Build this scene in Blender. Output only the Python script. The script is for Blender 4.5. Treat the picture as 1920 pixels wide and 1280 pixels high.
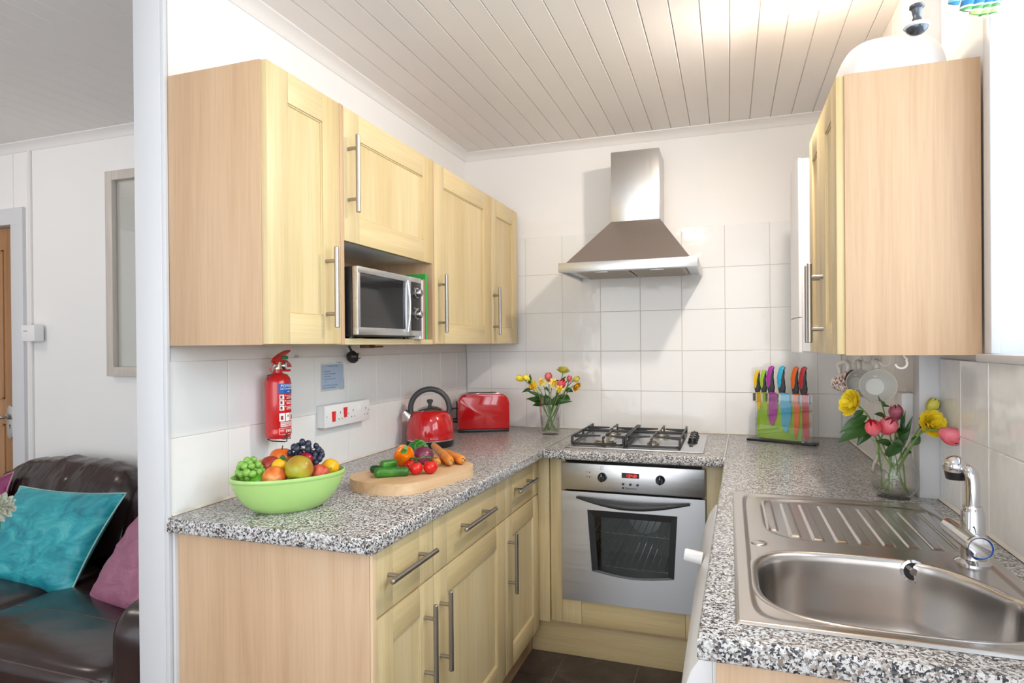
import bpy, bmesh, math, random
from mathutils import Vector, Matrix, noise
R = math.radians
PI = math.pi
random.seed(7)
for o in list(bpy.data.objects):
    bpy.data.objects.remove(o, do_unlink=True)
scn = bpy.context.scene
col = scn.collection

# ------------------------------------------------------------ camera
CAM = Vector((1.3602, -3.1743, 1.3391)); YAW = 0.3327; PIT = -0.0039; ROL = -0.0085; FPX = 1179.91; SY = 11.59
cF = Vector((-math.sin(YAW)*math.cos(PIT), math.cos(YAW)*math.cos(PIT), math.sin(PIT)))
cR0 = Vector((math.cos(YAW), math.sin(YAW), 0)); cU0 = cR0.cross(cF)
cR = cR0*math.cos(ROL) + cU0*math.sin(ROL); cU = cU0*math.cos(ROL) - cR0*math.sin(ROL)
cam_d = bpy.data.cameras.new('camera'); cam = bpy.data.objects.new('camera', cam_d); col.objects.link(cam)
cam.matrix_world = Matrix(((cR.x, cU.x, -cF.x, CAM.x), (cR.y, cU.y, -cF.y, CAM.y), (cR.z, cU.z, -cF.z, CAM.z), (0, 0, 0, 1)))
cam_d.sensor_width = 36; cam_d.lens = FPX/1920*36; cam_d.shift_y = SY/1920; cam_d.clip_start = 0.02
scn.camera = cam

# ------------------------------------------------------------ world, lights, exposure
w = bpy.data.worlds.new('world'); scn.world = w; w.use_nodes = True
bg = w.node_tree.nodes['Background']; bg.inputs[0].default_value = (0.90, 0.95, 1.0, 1); bg.inputs[1].default_value = 0.45
scn.view_settings.view_transform = 'Standard'; scn.view_settings.look = 'None'
scn.view_settings.exposure = 0.5; scn.view_settings.gamma = 1.0; scn.view_settings.use_curve_mapping = False

def area(name, loc, rot, sx, sy, energy, color):
    l = bpy.data.lights.new(name, 'AREA'); l.shape = 'RECTANGLE'; l.size = sx; l.size_y = sy; l.energy = energy; l.color = color
    o = bpy.data.objects.new(name, l); col.objects.link(o); o.location = loc; o.rotation_euler = rot
    return o
# daylight through the kitchen window (right), through the glazed wall behind the camera, and into the living room
area('window_daylight', (2.42, -2.50, 1.85), (0, R(90), 0), 1.15, 2.1, 43, (0.78, 0.90, 1.0))
area('patio_daylight', (0.9, -4.75, 1.35), (R(90), 0, 0), 2.5, 2.0, 37, (0.93, 0.965, 1.0))
area('living_daylight', (-2.2, -4.75, 1.35), (R(90), 0, 0), 1.9, 1.9, 13, (0.90, 0.94, 1.0))

# ------------------------------------------------------------ helpers
def P(u, v, **k):
    """point where the sight line of a photo position meets a plane of the room"""
    d = cF + cR*((u-960)/FPX) - cU*((v-640-SY)/FPX)
    if 'n' in k:
        n = Vector(k['n']); t = (Vector(k['p'])-CAM).dot(n)/d.dot(n)
    else:
        a, val = list(k.items())[0]; i = 'xyz'.index(a); t = (val-CAM[i])/d[i]
    return CAM + d*t

def WM(o):
    m = o.matrix_basis.copy()
    while o.parent:
        o = o.parent; m = o.matrix_basis @ m
    return m

def empty(name, label, cat, loc, rz=0, group=None):
    o = bpy.data.objects.new(name, None); col.objects.link(o)
    o.empty_display_size = 0.05; o.location = loc; o.rotation_euler = (0, 0, rz)
    o['label'] = label; o['category'] = cat
    if group: o['group'] = group
    return o

def ob(name, bm, mats, parent=None, world=True, smooth=True, label=None, cat=None, group=None, kind=None, origin=None, angle=35):
    if not isinstance(mats, (list, tuple)): mats = [mats]
    if parent is not None and world: bm.transform(WM(parent).inverted())
    if parent is None and origin is not None: bm.transform(Matrix.Translation(-Vector(origin)))
    bmesh.ops.recalc_face_normals(bm, faces=bm.faces)
    me = bpy.data.meshes.new(name); bm.to_mesh(me); bm.free()
    for m in mats: me.materials.append(m)
    if smooth:
        for p in me.polygons: p.use_smooth = True
        me.set_sharp_from_angle(angle=R(angle))
    o = bpy.data.objects.new(name, me); col.objects.link(o)
    if parent is not None: o.parent = parent
    elif origin is not None: o.location = origin
    if label: o['label'] = label
    if cat: o['category'] = cat
    if group: o['group'] = group
    if kind: o['kind'] = kind
    return o

def struct(name, bm, mats, parent=None, **k):
    return ob(name, bm, mats, parent, kind=('structure' if parent is None else None), **k)

def NB(): return bmesh.new()

def box(bm, x0, x1, y0, y1, z0, z1, bev=0, mat=0, seg=2):
    xs = (min(x0, x1), max(x0, x1)); ys = (min(y0, y1), max(y0, y1)); zs = (min(z0, z1), max(z0, z1))
    v = [bm.verts.new((xs[i], ys[j], zs[k])) for i in (0, 1) for j in (0, 1) for k in (0, 1)]
    fs = [bm.faces.new([v[a] for a in q]) for q in ((0, 1, 3, 2), (4, 6, 7, 5), (0, 4, 5, 1), (2, 3, 7, 6), (0, 2, 6, 4), (1, 5, 7, 3))]
    for f in fs: f.material_index = mat
    if bev:
        bmesh.ops.bevel(bm, geom=list({e for f in fs for e in f.edges}), offset=bev, segments=seg, profile=0.5, affect='EDGES', material=-1)
    return v

def frame_from(d):
    d = Vector(d).normalized()
    a = Vector((0, 0, 1)) if abs(d.z) < 0.9 else Vector((1, 0, 0))
    u = d.cross(a).normalized(); return u, d.cross(u).normalized()

def tube(bm, pts, r, seg=10, mat=0, caps=True, closed=False, flat=1.0):
    pts = [Vector(p) for p in pts]; n = len(pts)
    rs = r if isinstance(r, (list, tuple)) else [r]*n
    rings = []; u = None
    for i, p in enumerate(pts):
        if closed: d = pts[(i+1) % n]-pts[i-1]
        else: d = pts[min(i+1, n-1)]-pts[max(i-1, 0)]
        if d.length < 1e-9: d = Vector((0, 0, 1))
        d.normalize()
        if u is None: u, _ = frame_from(d)
        u = (u-d*u.dot(d)).normalized(); v = d.cross(u)
        rings.append([bm.verts.new(p+(u*math.cos(2*PI*k/seg)+v*flat*math.sin(2*PI*k/seg))*rs[i]) for k in range(seg)])
    m = n if closed else n-1
    for i in range(m):
        a = rings[i]; b = rings[(i+1) % n]
        for k in range(seg):
            f = bm.faces.new((a[k], a[(k+1) % seg], b[(k+1) % seg], b[k])); f.material_index = mat
    if caps and not closed:
        for rg in (rings[0], rings[-1]):
            f = bm.faces.new(rg); f.material_index = mat

def cyl(bm, a, b, r, r2=None, seg=20, mat=0, bev=0):
    a = Vector(a); b = Vector(b); r2 = r if r2 is None else r2
    if bev:
        d = (b-a).normalized()
        tube(bm, [a, a+d*bev*0.01, a+d*bev, b-d*bev, b-d*bev*0.01, b], [r-bev, r-bev*0.98, r, r2, r2-bev*0.98, r2-bev], seg, mat)
    else: tube(bm, [a, b], [r, r2], seg, mat)

def lathe(bm, prof, c=(0, 0, 0), seg=32, mat=0, axis=(0, 0, 1), sx=1.0, sy=1.0, fn=None):
    ax = Vector(axis).normalized()
    if abs(ax.z) > 0.999: u = Vector((1, 0, 0)); v = Vector((0, 1, 0))*(1 if ax.z > 0 else -1)
    else: u, v = frame_from(ax)
    c = Vector(c); rings = []
    for (r, h) in prof:
        if r < 1e-6: rings.append([bm.verts.new(c+ax*h)])
        else:
            ring = []
            for k in range(seg):
                a = 2*PI*k/seg; q = fn(a, r, h) if fn else r
                ring.append(bm.verts.new(c+ax*h+u*(q*sx*math.cos(a))+v*(q*sy*math.sin(a))))
            rings.append(ring)
    for a, b in zip(rings, rings[1:]):
        for k in range(seg):
            k2 = (k+1) % seg
            if len(a) == 1 and len(b) == 1: continue
            if len(a) == 1: f = bm.faces.new((a[0], b[k2], b[k]))
            elif len(b) == 1: f = bm.faces.new((a[k], a[k2], b[0]))
            else: f = bm.faces.new((a[k], a[k2], b[k2], b[k]))
            f.material_index = mat

def sphere(bm, c, r, seg=16, rings=10, sc=(1, 1, 1), rot=None, mat=0, nz=0, nsc=8):
    prev = []; c = Vector(c); M = rot or Matrix.Identity(3)
    off = Vector((random.random()*9, random.random()*9, 0))
    rows = []
    for i in range(rings+1):
        th = PI*i/rings; row = []
        n = 1 if i in (0, rings) else seg
        for k in range(n):
            a = 2*PI*k/seg
            d = Vector((math.sin(th)*math.cos(a), math.sin(th)*math.sin(a), math.cos(th)))
            q = 1+nz*noise.noise(d*nsc*0.2+off) if nz else 1
            row.append(bm.verts.new(c+M@Vector((d.x*sc[0], d.y*sc[1], d.z*sc[2]))*r*q))
        rows.append(row)
    for a, b in zip(rows, rows[1:]):
        for k in range(seg):
            k2 = (k+1) % seg
            if len(a) == 1: f = bm.faces.new((a[0], b[k], b[k2]))
            elif len(b) == 1: f = bm.faces.new((a[k], b[0], a[k2]))
            else: f = bm.faces.new((a[k], b[k], b[k2], a[k2]))
            f.material_index = mat

def prism(bm, pts, d, mat=0, bev=0):
    """closed outline of 3-D points pushed along vector d"""
    d = Vector(d); a = [bm.verts.new(Vector(p)) for p in pts]; b = [bm.verts.new(Vector(p)+d) for p in pts]
    fs = [bm.faces.new(a), bm.faces.new(list(reversed(b)))]
    n = len(a)
    for i in range(n): fs.append(bm.faces.new((a[i], b[i], b[(i+1) % n], a[(i+1) % n])))
    for f in fs: f.material_index = mat
    if bev:
        es = [e for f in fs[:2] for e in f.edges]
        bmesh.ops.bevel(bm, geom=es, offset=bev, segments=2, profile=0.5, affect='EDGES')

def rrect(w, h, r, n=6):
    """rounded rectangle outline centred on 0, as (a, b) pairs"""
    out = []
    for cx, cy, a0 in ((w/2-r, h/2-r, 0), (-w/2+r, h/2-r, 90), (-w/2+r, -h/2+r, 180), (w/2-r, -h/2+r, 270)):
        for k in range(n+1):
            a = R(a0+90*k/n); out.append((cx+r*math.cos(a), cy+r*math.sin(a)))
    return out

def smoothpath(pts, n=8):
    pts = [Vector(p) for p in pts]; out = []
    for i in range(len(pts)-1):
        p0 = pts[max(i-1, 0)]; p1 = pts[i]; p2 = pts[i+1]; p3 = pts[min(i+2, len(pts)-1)]
        for k in range(n):
            t = k/n
            out.append(0.5*((2*p1)+(p2-p0)*t+(2*p0-5*p1+4*p2-p3)*t*t+(-p0+3*p1-3*p2+p3)*t**3))
    out.append(pts[-1]); return out

def textbm(s, size, loc, xdir, ydir, mat=0, depth=0.0003, align='LEFT', bm=None, wrap=None):
    cu = bpy.data.curves.new('t', 'FONT'); cu.body = s; cu.size = size; cu.extrude = depth; cu.align_x = align; cu.resolution_u = 2
    o = bpy.data.objects.new('t', cu); me = bpy.data.meshes.new_from_object(o)
    xd = Vector(xdir).normalized(); yd = Vector(ydir).normalized(); zd = xd.cross(yd)
    bm = bm or NB(); n0 = len(bm.verts)
    vs = []
    for v in me.vertices:
        if wrap: vs.append(bm.verts.new(wrap(v.co.x, v.co.y, v.co.z)))
        else: vs.append(bm.verts.new(Vector(loc)+xd*v.co.x+yd*v.co.y+zd*v.co.z))
    for p in me.polygons:
        try:
            f = bm.faces.new([vs[i] for i in p.vertices]); f.material_index = mat
        except ValueError: pass
    bpy.data.objects.remove(o); bpy.data.curves.remove(cu); bpy.data.meshes.remove(me)
    return bm

# ------------------------------------------------------------ materials
def newmat(name):
    m = bpy.data.materials.new(name); m.use_nodes = True; nt = m.node_tree
    return m, nt, nt.nodes['Principled BSDF']
def setc(b, c, rough=0.5, metal=0.0, **k):
    b.inputs['Base Color'].default_value = (*c, 1); b.inputs['Roughness'].default_value = rough; b.inputs['Metallic'].default_value = metal
    for n, v in k.items(): b.inputs[n.replace('_', ' ')].default_value = v
def plain(name, c, rough=0.5, metal=0.0, **k):
    m, nt, b = newmat(name); setc(b, c, rough, metal, **k); return m
def nd(nt, t, **k):
    n = nt.nodes.new(t)
    for a, v in k.items(): setattr(n, a, v)
    return n
def coords(nt, scale=(1, 1, 1), rot=(0, 0, 0), src='Object'):
    tc = nd(nt, 'ShaderNodeTexCoord'); mp = nd(nt, 'ShaderNodeMapping')
    mp.inputs['Scale'].default_value = scale; mp.inputs['Rotation'].default_value = rot
    nt.links.new(tc.outputs[src], mp.inputs[0]); return mp.outputs[0]
def noi(nt, vec, scale, detail=3, rough=0.5, dist=0.0):
    n = nd(nt, 'ShaderNodeTexNoise'); n.inputs['Scale'].default_value = scale; n.inputs['Detail'].default_value = detail
    n.inputs['Roughness'].default_value = rough; n.inputs['Distortion'].default_value = dist; nt.links.new(vec, n.inputs['Vector']); return n.outputs[0]
def ramp(nt, fac, stops, interp='LINEAR'):
    r = nd(nt, 'ShaderNodeValToRGB'); r.color_ramp.interpolation = interp; e = r.color_ramp.elements
    while len(e) < len(stops): e.new(0.5)
    for q, (p, c) in zip(e, stops): q.position = p; q.color = (*c, 1)
    nt.links.new(fac, r.inputs[0]); return r.outputs[0]
def bump(nt, b, h, strength, dist=0.01):
    n = nd(nt, 'ShaderNodeBump'); n.inputs['Strength'].default_value = strength; n.inputs['Distance'].default_value = dist
    nt.links.new(h, n.inputs['Height']); nt.links.new(n.outputs[0], b.inputs['Normal'])
def mixc(nt, f, a, b2, mode='MIX', fac=None):
    n = nd(nt, 'ShaderNodeMix', data_type='RGBA', blend_type=mode)
    if fac is not None: n.inputs[0].default_value = fac
    else: nt.links.new(f, n.inputs[0])
    for i, s in ((6, a), (7, b2)):
        if isinstance(s, tuple): n.inputs[i].default_value = (*s, 1)
        else: nt.links.new(s, n.inputs[i])
    return n.outputs[2]

def wood(name, base, dark, light, axis='Z', rough=0.42, fine=1.0):
    m, nt, b = newmat(name); setc(b, base, rough)
    sc = {'Z': (9, 9, 0.55), 'X': (0.55, 9, 9), 'Y': (9, 0.55, 9)}[axis]
    v = coords(nt, sc)
    big = noi(nt, v, 1.1, 3, 0.55, 0.6)
    sc2 = tuple(q*(16 if q > 1 else 9) for q in sc)
    fn = noi(nt, coords(nt, sc2), 1.0*fine, 3, 0.6, 0.1)
    c1 = ramp(nt, big, [(0.30, dark), (0.5, base), (0.72, light)])
    c2 = ramp(nt, fn, [(0.35, (0.86, 0.83, 0.79)), (0.6, (1, 1, 1))])
    nt.links.new(mixc(nt, None, c1, c2, 'MULTIPLY', 0.55), b.inputs['Base Color'])
    bump(nt, b, fn, 0.04, 0.001)
    return m
def speckle(name, coarse=1.0):
    m, nt, b = newmat(name); setc(b, (0.5, 0.48, 0.46), 0.28)
    v = coords(nt)
    vo = nd(nt, 'ShaderNodeTexVoronoi'); vo.inputs['Scale'].default_value = 330/coarse; vo.inputs['Randomness'].default_value = 1.0
    wv = nd(nt, 'ShaderNodeVectorMath', operation='MULTIPLY_ADD')
    n0 = nd(nt, 'ShaderNodeTexNoise'); n0.inputs['Scale'].default_value = 300/coarse; nt.links.new(v, n0.inputs['Vector'])
    nt.links.new(n0.outputs['Color'], wv.inputs[0]); wv.inputs[1].default_value = (0.006*coarse,)*3; nt.links.new(v, wv.inputs[2])
    nt.links.new(wv.outputs[0], vo.inputs['Vector'])
    sep = nd(nt, 'ShaderNodeSeparateColor'); nt.links.new(vo.outputs['Color'], sep.inputs[0])
    c = ramp(nt, sep.outputs[0], [(0.0, (0.022, 0.024, 0.032)), (0.17, (0.10, 0.10, 0.11)), (0.30, (0.26, 0.22, 0.19)), (0.46, (0.44, 0.41, 0.39)), (0.64, (0.66, 0.66, 0.66))], 'CONSTANT')
    nt.links.new(c, b.inputs['Base Color'])
    return m
def steel(name, c=(0.60, 0.59, 0.58), rough=0.3, axis='X', amt=0.12):
    m, nt, b = newmat(name); setc(b, c, rough, 1.0)
    sc = {'X': (2, 160, 160), 'Z': (160, 160, 2), 'Y': (160, 2, 160)}[axis]
    n = noi(nt, coords(nt, sc), 1.0, 2, 0.5)
    mr = nd(nt, 'ShaderNodeMapRange'); mr.inputs['To Min'].default_value = rough-amt*0.6; mr.inputs['To Max'].default_value = rough+amt
    nt.links.new(n, mr.inputs[0]); nt.links.new(mr.outputs[0], b.inputs['Roughness']); bump(nt, b, n, 0.05, 0.0006)
    return m
def glass(name, c=(1, 1, 1), ior=1.45, rough=0.0):
    m, nt, b = newmat(name); setc(b, c, rough, 0, Transmission_Weight=1.0, IOR=ior); return m
def clear(name, tint=(1, 1, 1), refl=0.08, edge=0.7):
    """thin clear sheet: straight-through with a glossy surface"""
    m, nt, b = newmat(name); nt.nodes.remove(b)
    t = nd(nt, 'ShaderNodeBsdfTransparent'); t.inputs[0].default_value = (*tint, 1)
    g = nd(nt, 'ShaderNodeBsdfGlossy'); g.inputs['Roughness'].default_value = 0.02
    lw = nd(nt, 'ShaderNodeLayerWeight'); lw.inputs[0].default_value = 0.25
    mr = nd(nt, 'ShaderNodeMapRange'); mr.inputs['To Min'].default_value = refl; mr.inputs['To Max'].default_value = edge
    nt.links.new(lw.outputs['Facing'], mr.inputs[0])
    mx = nd(nt, 'ShaderNodeMixShader'); nt.links.new(mr.outputs[0], mx.inputs[0]); nt.links.new(t.outputs[0], mx.inputs[1]); nt.links.new(g.outputs[0], mx.inputs[2])
    nt.links.new(mx.outputs[0], nt.nodes['Material Output'].inputs[0]); return m
def emit(name, c, s):
    m, nt, b = newmat(name); setc(b, (0, 0, 0)); b.inputs['Emission Color'].default_value = (*c, 1); b.inputs['Emission Strength'].default_value = s; return m
def mottled(name, stops, scale=6, rough=0.35, detail=3, bumpamt=0, dist=0.3, **k):
    m, nt, b = newmat(name); setc(b, stops[0][1], rough, **k)
    n = noi(nt, coords(nt), scale, detail, 0.55, dist)
    nt.links.new(ramp(nt, n, stops), b.inputs['Base Color'])
    if bumpamt: bump(nt, b, noi(nt, coords(nt), scale*8, 2), bumpamt, 0.002)
    return m

M = {}
M['wall'] = mottled('painted_wall', [(0.3, (0.85, 0.84, 0.83)), (0.7, (0.87, 0.86, 0.85))], 2, 0.6, bumpamt=0.04)
M['white_paint'] = plain('white_gloss_paint', (0.66, 0.665, 0.685), 0.35)
M['trim'] = plain('trim_paint', (0.80, 0.78, 0.76), 0.4)
M['ceiling'] = mottled('ceiling_board_paint', [(0.3, (0.83, 0.80, 0.77)), (0.7, (0.85, 0.82, 0.79))], 3, 0.5)
def tilemat():
    m, nt, b = newmat('white_tile_glaze'); setc(b, (0.84, 0.84, 0.835), 0.10)
    v = coords(nt); bump(nt, b, noi(nt, v, 11, 2, 0.5), 0.22, 0.012); return m
M['tile'] = tilemat()
M['grout'] = plain('grout', (0.66, 0.62, 0.57), 0.8)
M['beech'] = wood('beech_panel', (0.60, 0.40, 0.245), (0.52, 0.335, 0.20), (0.65, 0.455, 0.29))
M['maple'] = wood('maple_door', (0.70, 0.56, 0.31), (0.63, 0.485, 0.245), (0.76, 0.63, 0.375))
M['maple_h'] = wood('maple_door_rail', (0.69, 0.55, 0.30), (0.63, 0.485, 0.245), (0.75, 0.62, 0.365), 'X')
M['edge'] = plain('beech_edge_band', (0.72, 0.53, 0.33), 0.45)
M['oakdoor'] = wood('oak_veneer', (0.40, 0.205, 0.09), (0.30, 0.14, 0.055), (0.50, 0.28, 0.135))
M['board'] = wood('chopping_board_wood', (0.70, 0.47, 0.27), (0.58, 0.34, 0.16), (0.80, 0.60, 0.40), 'X', 0.5, 0.6)
M['granite'] = speckle('speckled_laminate', 1.15)
M['steel'] = steel('brushed_steel', (0.66, 0.67, 0.69))
M['steel_v'] = steel('brushed_steel_vertical', axis='Z')
M['handle'] = steel('handle_steel', (0.40, 0.375, 0.35), 0.34, 'X', 0.04)
M['sink'] = plain('sink_steel', (0.60, 0.57, 0.55), 0.24, 1.0)
M['chrome'] = plain('chrome', (0.62, 0.62, 0.64), 0.07, 1.0)
M['black'] = plain('black_plastic', (0.012, 0.012, 0.014), 0.3)
M['iron'] = plain('cast_iron_enamel', (0.018, 0.018, 0.02), 0.38)
M['dark'] = plain('dark_void', (0.01, 0.01, 0.01), 0.6)
M['darkgrey'] = plain('dark_grey_rubber', (0.045, 0.047, 0.052), 0.45)
M['whitepl'] = plain('white_plastic', (0.82, 0.82, 0.83), 0.3)
M['creampl'] = plain('cream_plastic', (0.76, 0.74, 0.70), 0.35)
M['appliance'] = plain('white_appliance_enamel', (0.76, 0.765, 0.78), 0.3)
M['red'] = plain('red_enamel', (0.52, 0.008, 0.012), 0.12, Coat_Weight=0.6)
M['redpaint'] = plain('red_paint', (0.56, 0.012, 0.016), 0.2, Coat_Weight=0.4)
M['redsw'] = plain('red_switch', (0.75, 0.02, 0.03), 0.3)
M['blue'] = plain('label_blue', (0.01, 0.10, 0.42), 0.4)
M['white'] = plain('label_white', (0.85, 0.84, 0.83), 0.5)
M['print'] = plain('printed_ink', (0.03, 0.04, 0.08), 0.6)
M['paper'] = plain('pale_blue_paper', (0.42, 0.53, 0.70), 0.5)
M['green'] = plain('green_tag', (0.0, 0.20, 0.08), 0.35)
M['brass'] = plain('silvery_valve', (0.62, 0.56, 0.46), 0.25, 1.0)
M['glass'] = glass('clear_glass')
M['vase'] = clear('vase_glass', (0.98, 0.985, 0.982), 0.03, 0.75)
M['water'] = clear('water', (0.985, 0.99, 0.985), 0.015, 0.3)
M['acrylic'] = clear('clear_acrylic', (0.96, 0.97, 0.97), 0.06)
M['ovenglass'] = clear('oven_window_glass', (0.75, 0.77, 0.76), 0.04, 0.3)
M['pane'] = clear('window_pane', (0.97, 0.98, 0.98), 0.05)
M['leather'] = None
M['lamp'] = emit('lamp_glow', (1.0, 0.88, 0.70), 14)
M['led'] = emit('red_led', (1.0, 0.015, 0.02), 2.2)
def leather(name, strength, sc):
    m, nt, b = newmat(name); setc(b, (0.022, 0.010, 0.010), 0.24, Coat_Weight=0.25, Coat_Roughness=0.2)
    v = coords(nt); n = noi(nt, v, 5, 3); nt.links.new(ramp(nt, n, [(0.3, (0.016, 0.0065, 0.007)), (0.7, (0.032, 0.015, 0.014))]), b.inputs['Base Color'])
    wv = coords(nt, sc, (0, 0.5, 0.2)); h = noi(nt, wv, 2.2, 2, 0.45, 0.8); bump(nt, b, h, strength, 0.03)
    return m
M['leather'] = leather('dark_brown_leather', 0.55, (5.5, 3, 1.5)); M['leather2'] = leather('smooth_brown_leather', 0.16, (1.5, 3, 2))
def velvet(name, a, c, l):
    m, nt, b = newmat(name); setc(b, c, 0.45, Sheen_Weight=0.6, Sheen_Roughness=0.35)
    b.inputs['Sheen Tint'].default_value = (*l, 1)
    n = noi(nt, coords(nt, (1, 1, 2.2), (0.3, 0.4, 0.2)), 7, 5, 0.65, 1.2)
    nt.links.new(ramp(nt, n, [(0.30, a), (0.52, c), (0.75, l)]), b.inputs['Base Color'])
    bump(nt, b, noi(nt, coords(nt, (1, 1, 3), (0.4, 0.3, 0)), 9, 3, 0.5, 1.0), 0.5, 0.012); return m
M['teal'] = velvet('teal_velvet', (0.0, 0.16, 0.23), (0.02, 0.36, 0.42), (0.13, 0.56, 0.58))
M['mauve'] = velvet('mauve_velvet', (0.26, 0.08, 0.145), (0.34, 0.125, 0.20), (0.42, 0.18, 0.27))
M['magenta'] = velvet('magenta_velvet', (0.17, 0.015, 0.075), (0.26, 0.03, 0.13), (0.35, 0.06, 0.2))
M['piping'] = plain('pale_piping', (0.35, 0.55, 0.52), 0.6)
M['piping2'] = plain('pink_piping', (0.5, 0.25, 0.32), 0.6)
def floortile():
    m, nt, b = newmat('dark_slate_vinyl'); setc(b, (0.03, 0.022, 0.02), 0.35)
    n = noi(nt, coords(nt), 9, 6, 0.65, 0.6)
    nt.links.new(ramp(nt, n, [(0.3, (0.028, 0.021, 0.019)), (0.55, (0.062, 0.046, 0.042)), (0.8, (0.14, 0.11, 0.10))]), b.inputs['Base Color'])
    bump(nt, b, n, 0.1, 0.003); return m
M['floor'] = floortile()
M['floorgrout'] = plain('floor_joint', (0.26, 0.22, 0.20), 0.7)
M['carpet'] = plain('living_floor', (0.22, 0.16, 0.12), 0.8)
M['filter'] = plain('grey_filter', (0.42, 0.38, 0.33), 0.5, 0.4)
M['leaf'] = mottled('leaf_green', [(0.3, (0.018, 0.065, 0.012)), (0.7, (0.045, 0.13, 0.028))], 14, 0.35)
M['stem'] = mottled('stem_green', [(0.3, (0.09, 0.20, 0.03)), (0.7, (0.20, 0.33, 0.07))], 14, 0.45)
M['yellow'] = mottled('yellow_petals', [(0.3, (0.95, 0.70, 0.02)), (0.7, (1.0, 0.87, 0.06))], 25, 0.5)
M['daff'] = mottled('golden_petals', [(0.3, (0.85, 0.38, 0.01)), (0.7, (0.90, 0.56, 0.02))], 25, 0.5)
M['palebud'] = mottled('pale_bud', [(0.3, (0.62, 0.58, 0.08)), (0.7, (0.72, 0.66, 0.12))], 25, 0.5)
M['tulip'] = mottled('tulip_petals', [(0.35, (0.72, 0.035, 0.05)), (0.65, (0.80, 0.22, 0.28))], 22, 0.45)
M['tulipdk'] = mottled('dusky_tulip_petals', [(0.35, (0.36, 0.035, 0.07)), (0.65, (0.55, 0.18, 0.25))], 22, 0.45)
# geometry-level constants
W = 0.907            # worktop top
CE = 2.385           # ceiling
XR = 1.905           # right tiled wall

# ============================================================ THE ROOM
bm = NB(); box(bm, -3.8, 2.4, -4.95, 0.3, -0.06, -0.004); struct('floor', bm, M['floorgrout'])
bm = NB()
fx0, fy0, ft = 0.680, -0.736, 0.314
i0 = 0
for i in range(-3, 5):
    for j in range(-3, 13):
        x0 = fx0+ft*i; y1 = fy0+ft*3-ft*j
        box(bm, x0+0.0015, x0+ft-0.0015, y1-ft+0.0015, y1-0.0015, -0.01, 0, 0.0008, seg=1)
flt = ob('floor_tiles', bm, M['floor'], bpy.data.objects['floor'])
bm = NB(); box(bm, -3.8, -0.27, -4.9, -0.96, -0.012, 0.004); ob('living_room_carpet', bm, M['carpet'], bpy.data.objects['floor'])

# ceiling: painted tongue-and-groove boards running front to back
bm = NB(); box(bm, -3.8, 2.5, -4.95, 0.3, CE+0.010, CE+0.08)
cl = struct('ceiling', bm, M['ceiling'])
bm = NB(); pw = 0.0893; x = 0.296-pw*46
while x < 2.4:
    box(bm, x+0.0007, x+pw-0.0007, -4.9, 0.0, CE, CE+0.012, 0.0022, seg=1); x += pw
ob('ceiling_boards', bm, M['ceiling'], cl)

def tiled(name, parent, ax, off, us, zs, thick=0.008, outward=1):
    """glazed tiles with rounded edges on a grout bed; ax = axis normal to the wall"""
    bm = NB()
    for u0, u1 in zip(us, us[1:]):
        for z0, z1 in zip(zs, zs[1:]):
            if abs(u1-u0) < 0.012: continue
            g = 0.0011
            a, b = min(u0, u1)+g, max(u0, u1)-g
            if ax == 'y': box(bm, a, b, off-thick*outward, off, z0+g, z1-g, 0.0012, seg=2)
            else: box(bm, off-thick*outward, off, a, b, z0+g, z1-g, 0.0016, seg=2)
    t = ob('wall_tiles', bm, M['tile'], parent, smooth=False)
    bm = NB(); a, b = min(us), max(us)
    if ax == 'y': box(bm, a, b, off-(thick-0.0018)*outward, off+0.001*outward, zs[0], zs[-1]-0.001)
    else: box(bm, off-(thick-0.0018)*outward, off+0.001*outward, a, b, zs[0], zs[-1]-0.001)
    ob('grout', bm, M['grout'], parent)

# back wall
bm = NB(); box(bm, -0.1, 2.4, 0.008, 0.15, 0, CE+0.03); wb = struct('wall_back', bm, M['wall'])
cols = [0.0]+[0.1415+0.2*k for k in range(0, 9)]+[1.838]
tiled('t', wb, 'y', 0.008, cols, [W-0.002, 1.105, 1.305, 1.505, 1.705, 1.905])
# partition on the left (its end faces the camera)
bm = NB(); box(bm, -0.098, -0.008, -1.947, 0.15, 0, CE+0.03, 0.0015); wl = struct('wall_left', bm, M['white_paint'])
bm = NB(); box(bm, -0.010, -0.0045, -1.925, 0.008, 0, CE+0.02); ob('kitchen_side_plaster', bm, M['wall'], wl)
rows = [W-0.002, 1.105, 1.305]
tiled('t', wl, 'x', -0.008, [0.0, -0.134]+[-0.134-0.2*k for k in range(1, 10)], rows, outward=-1)
bm = NB(); box(bm, -0.008, 0.004, -1.9455, -1.935, 0, CE+0.01, 0.001); struct('trim_1', bm, M['white_paint'])
# far wall of the living room
bm = NB(); box(bm, -3.8, -2.985, -0.93, -0.80, 0, CE+0.03); box(bm, -2.986, -2.111, -0.93, -0.80, 1.978, CE+0.03); box(bm, -2.112, -0.098, -0.93, -0.80, 0, CE+0.03)
bmesh.ops.translate(bm, verts=bm.verts, vec=(0, -0.02, 0)); wf = struct('wall_far', bm, M['wall'])
bm = NB(); box(bm, -3.82, -3.7, -4.95, -0.8, 0, CE+0.03); struct('wall_living_left', bm, M['wall'])
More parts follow.
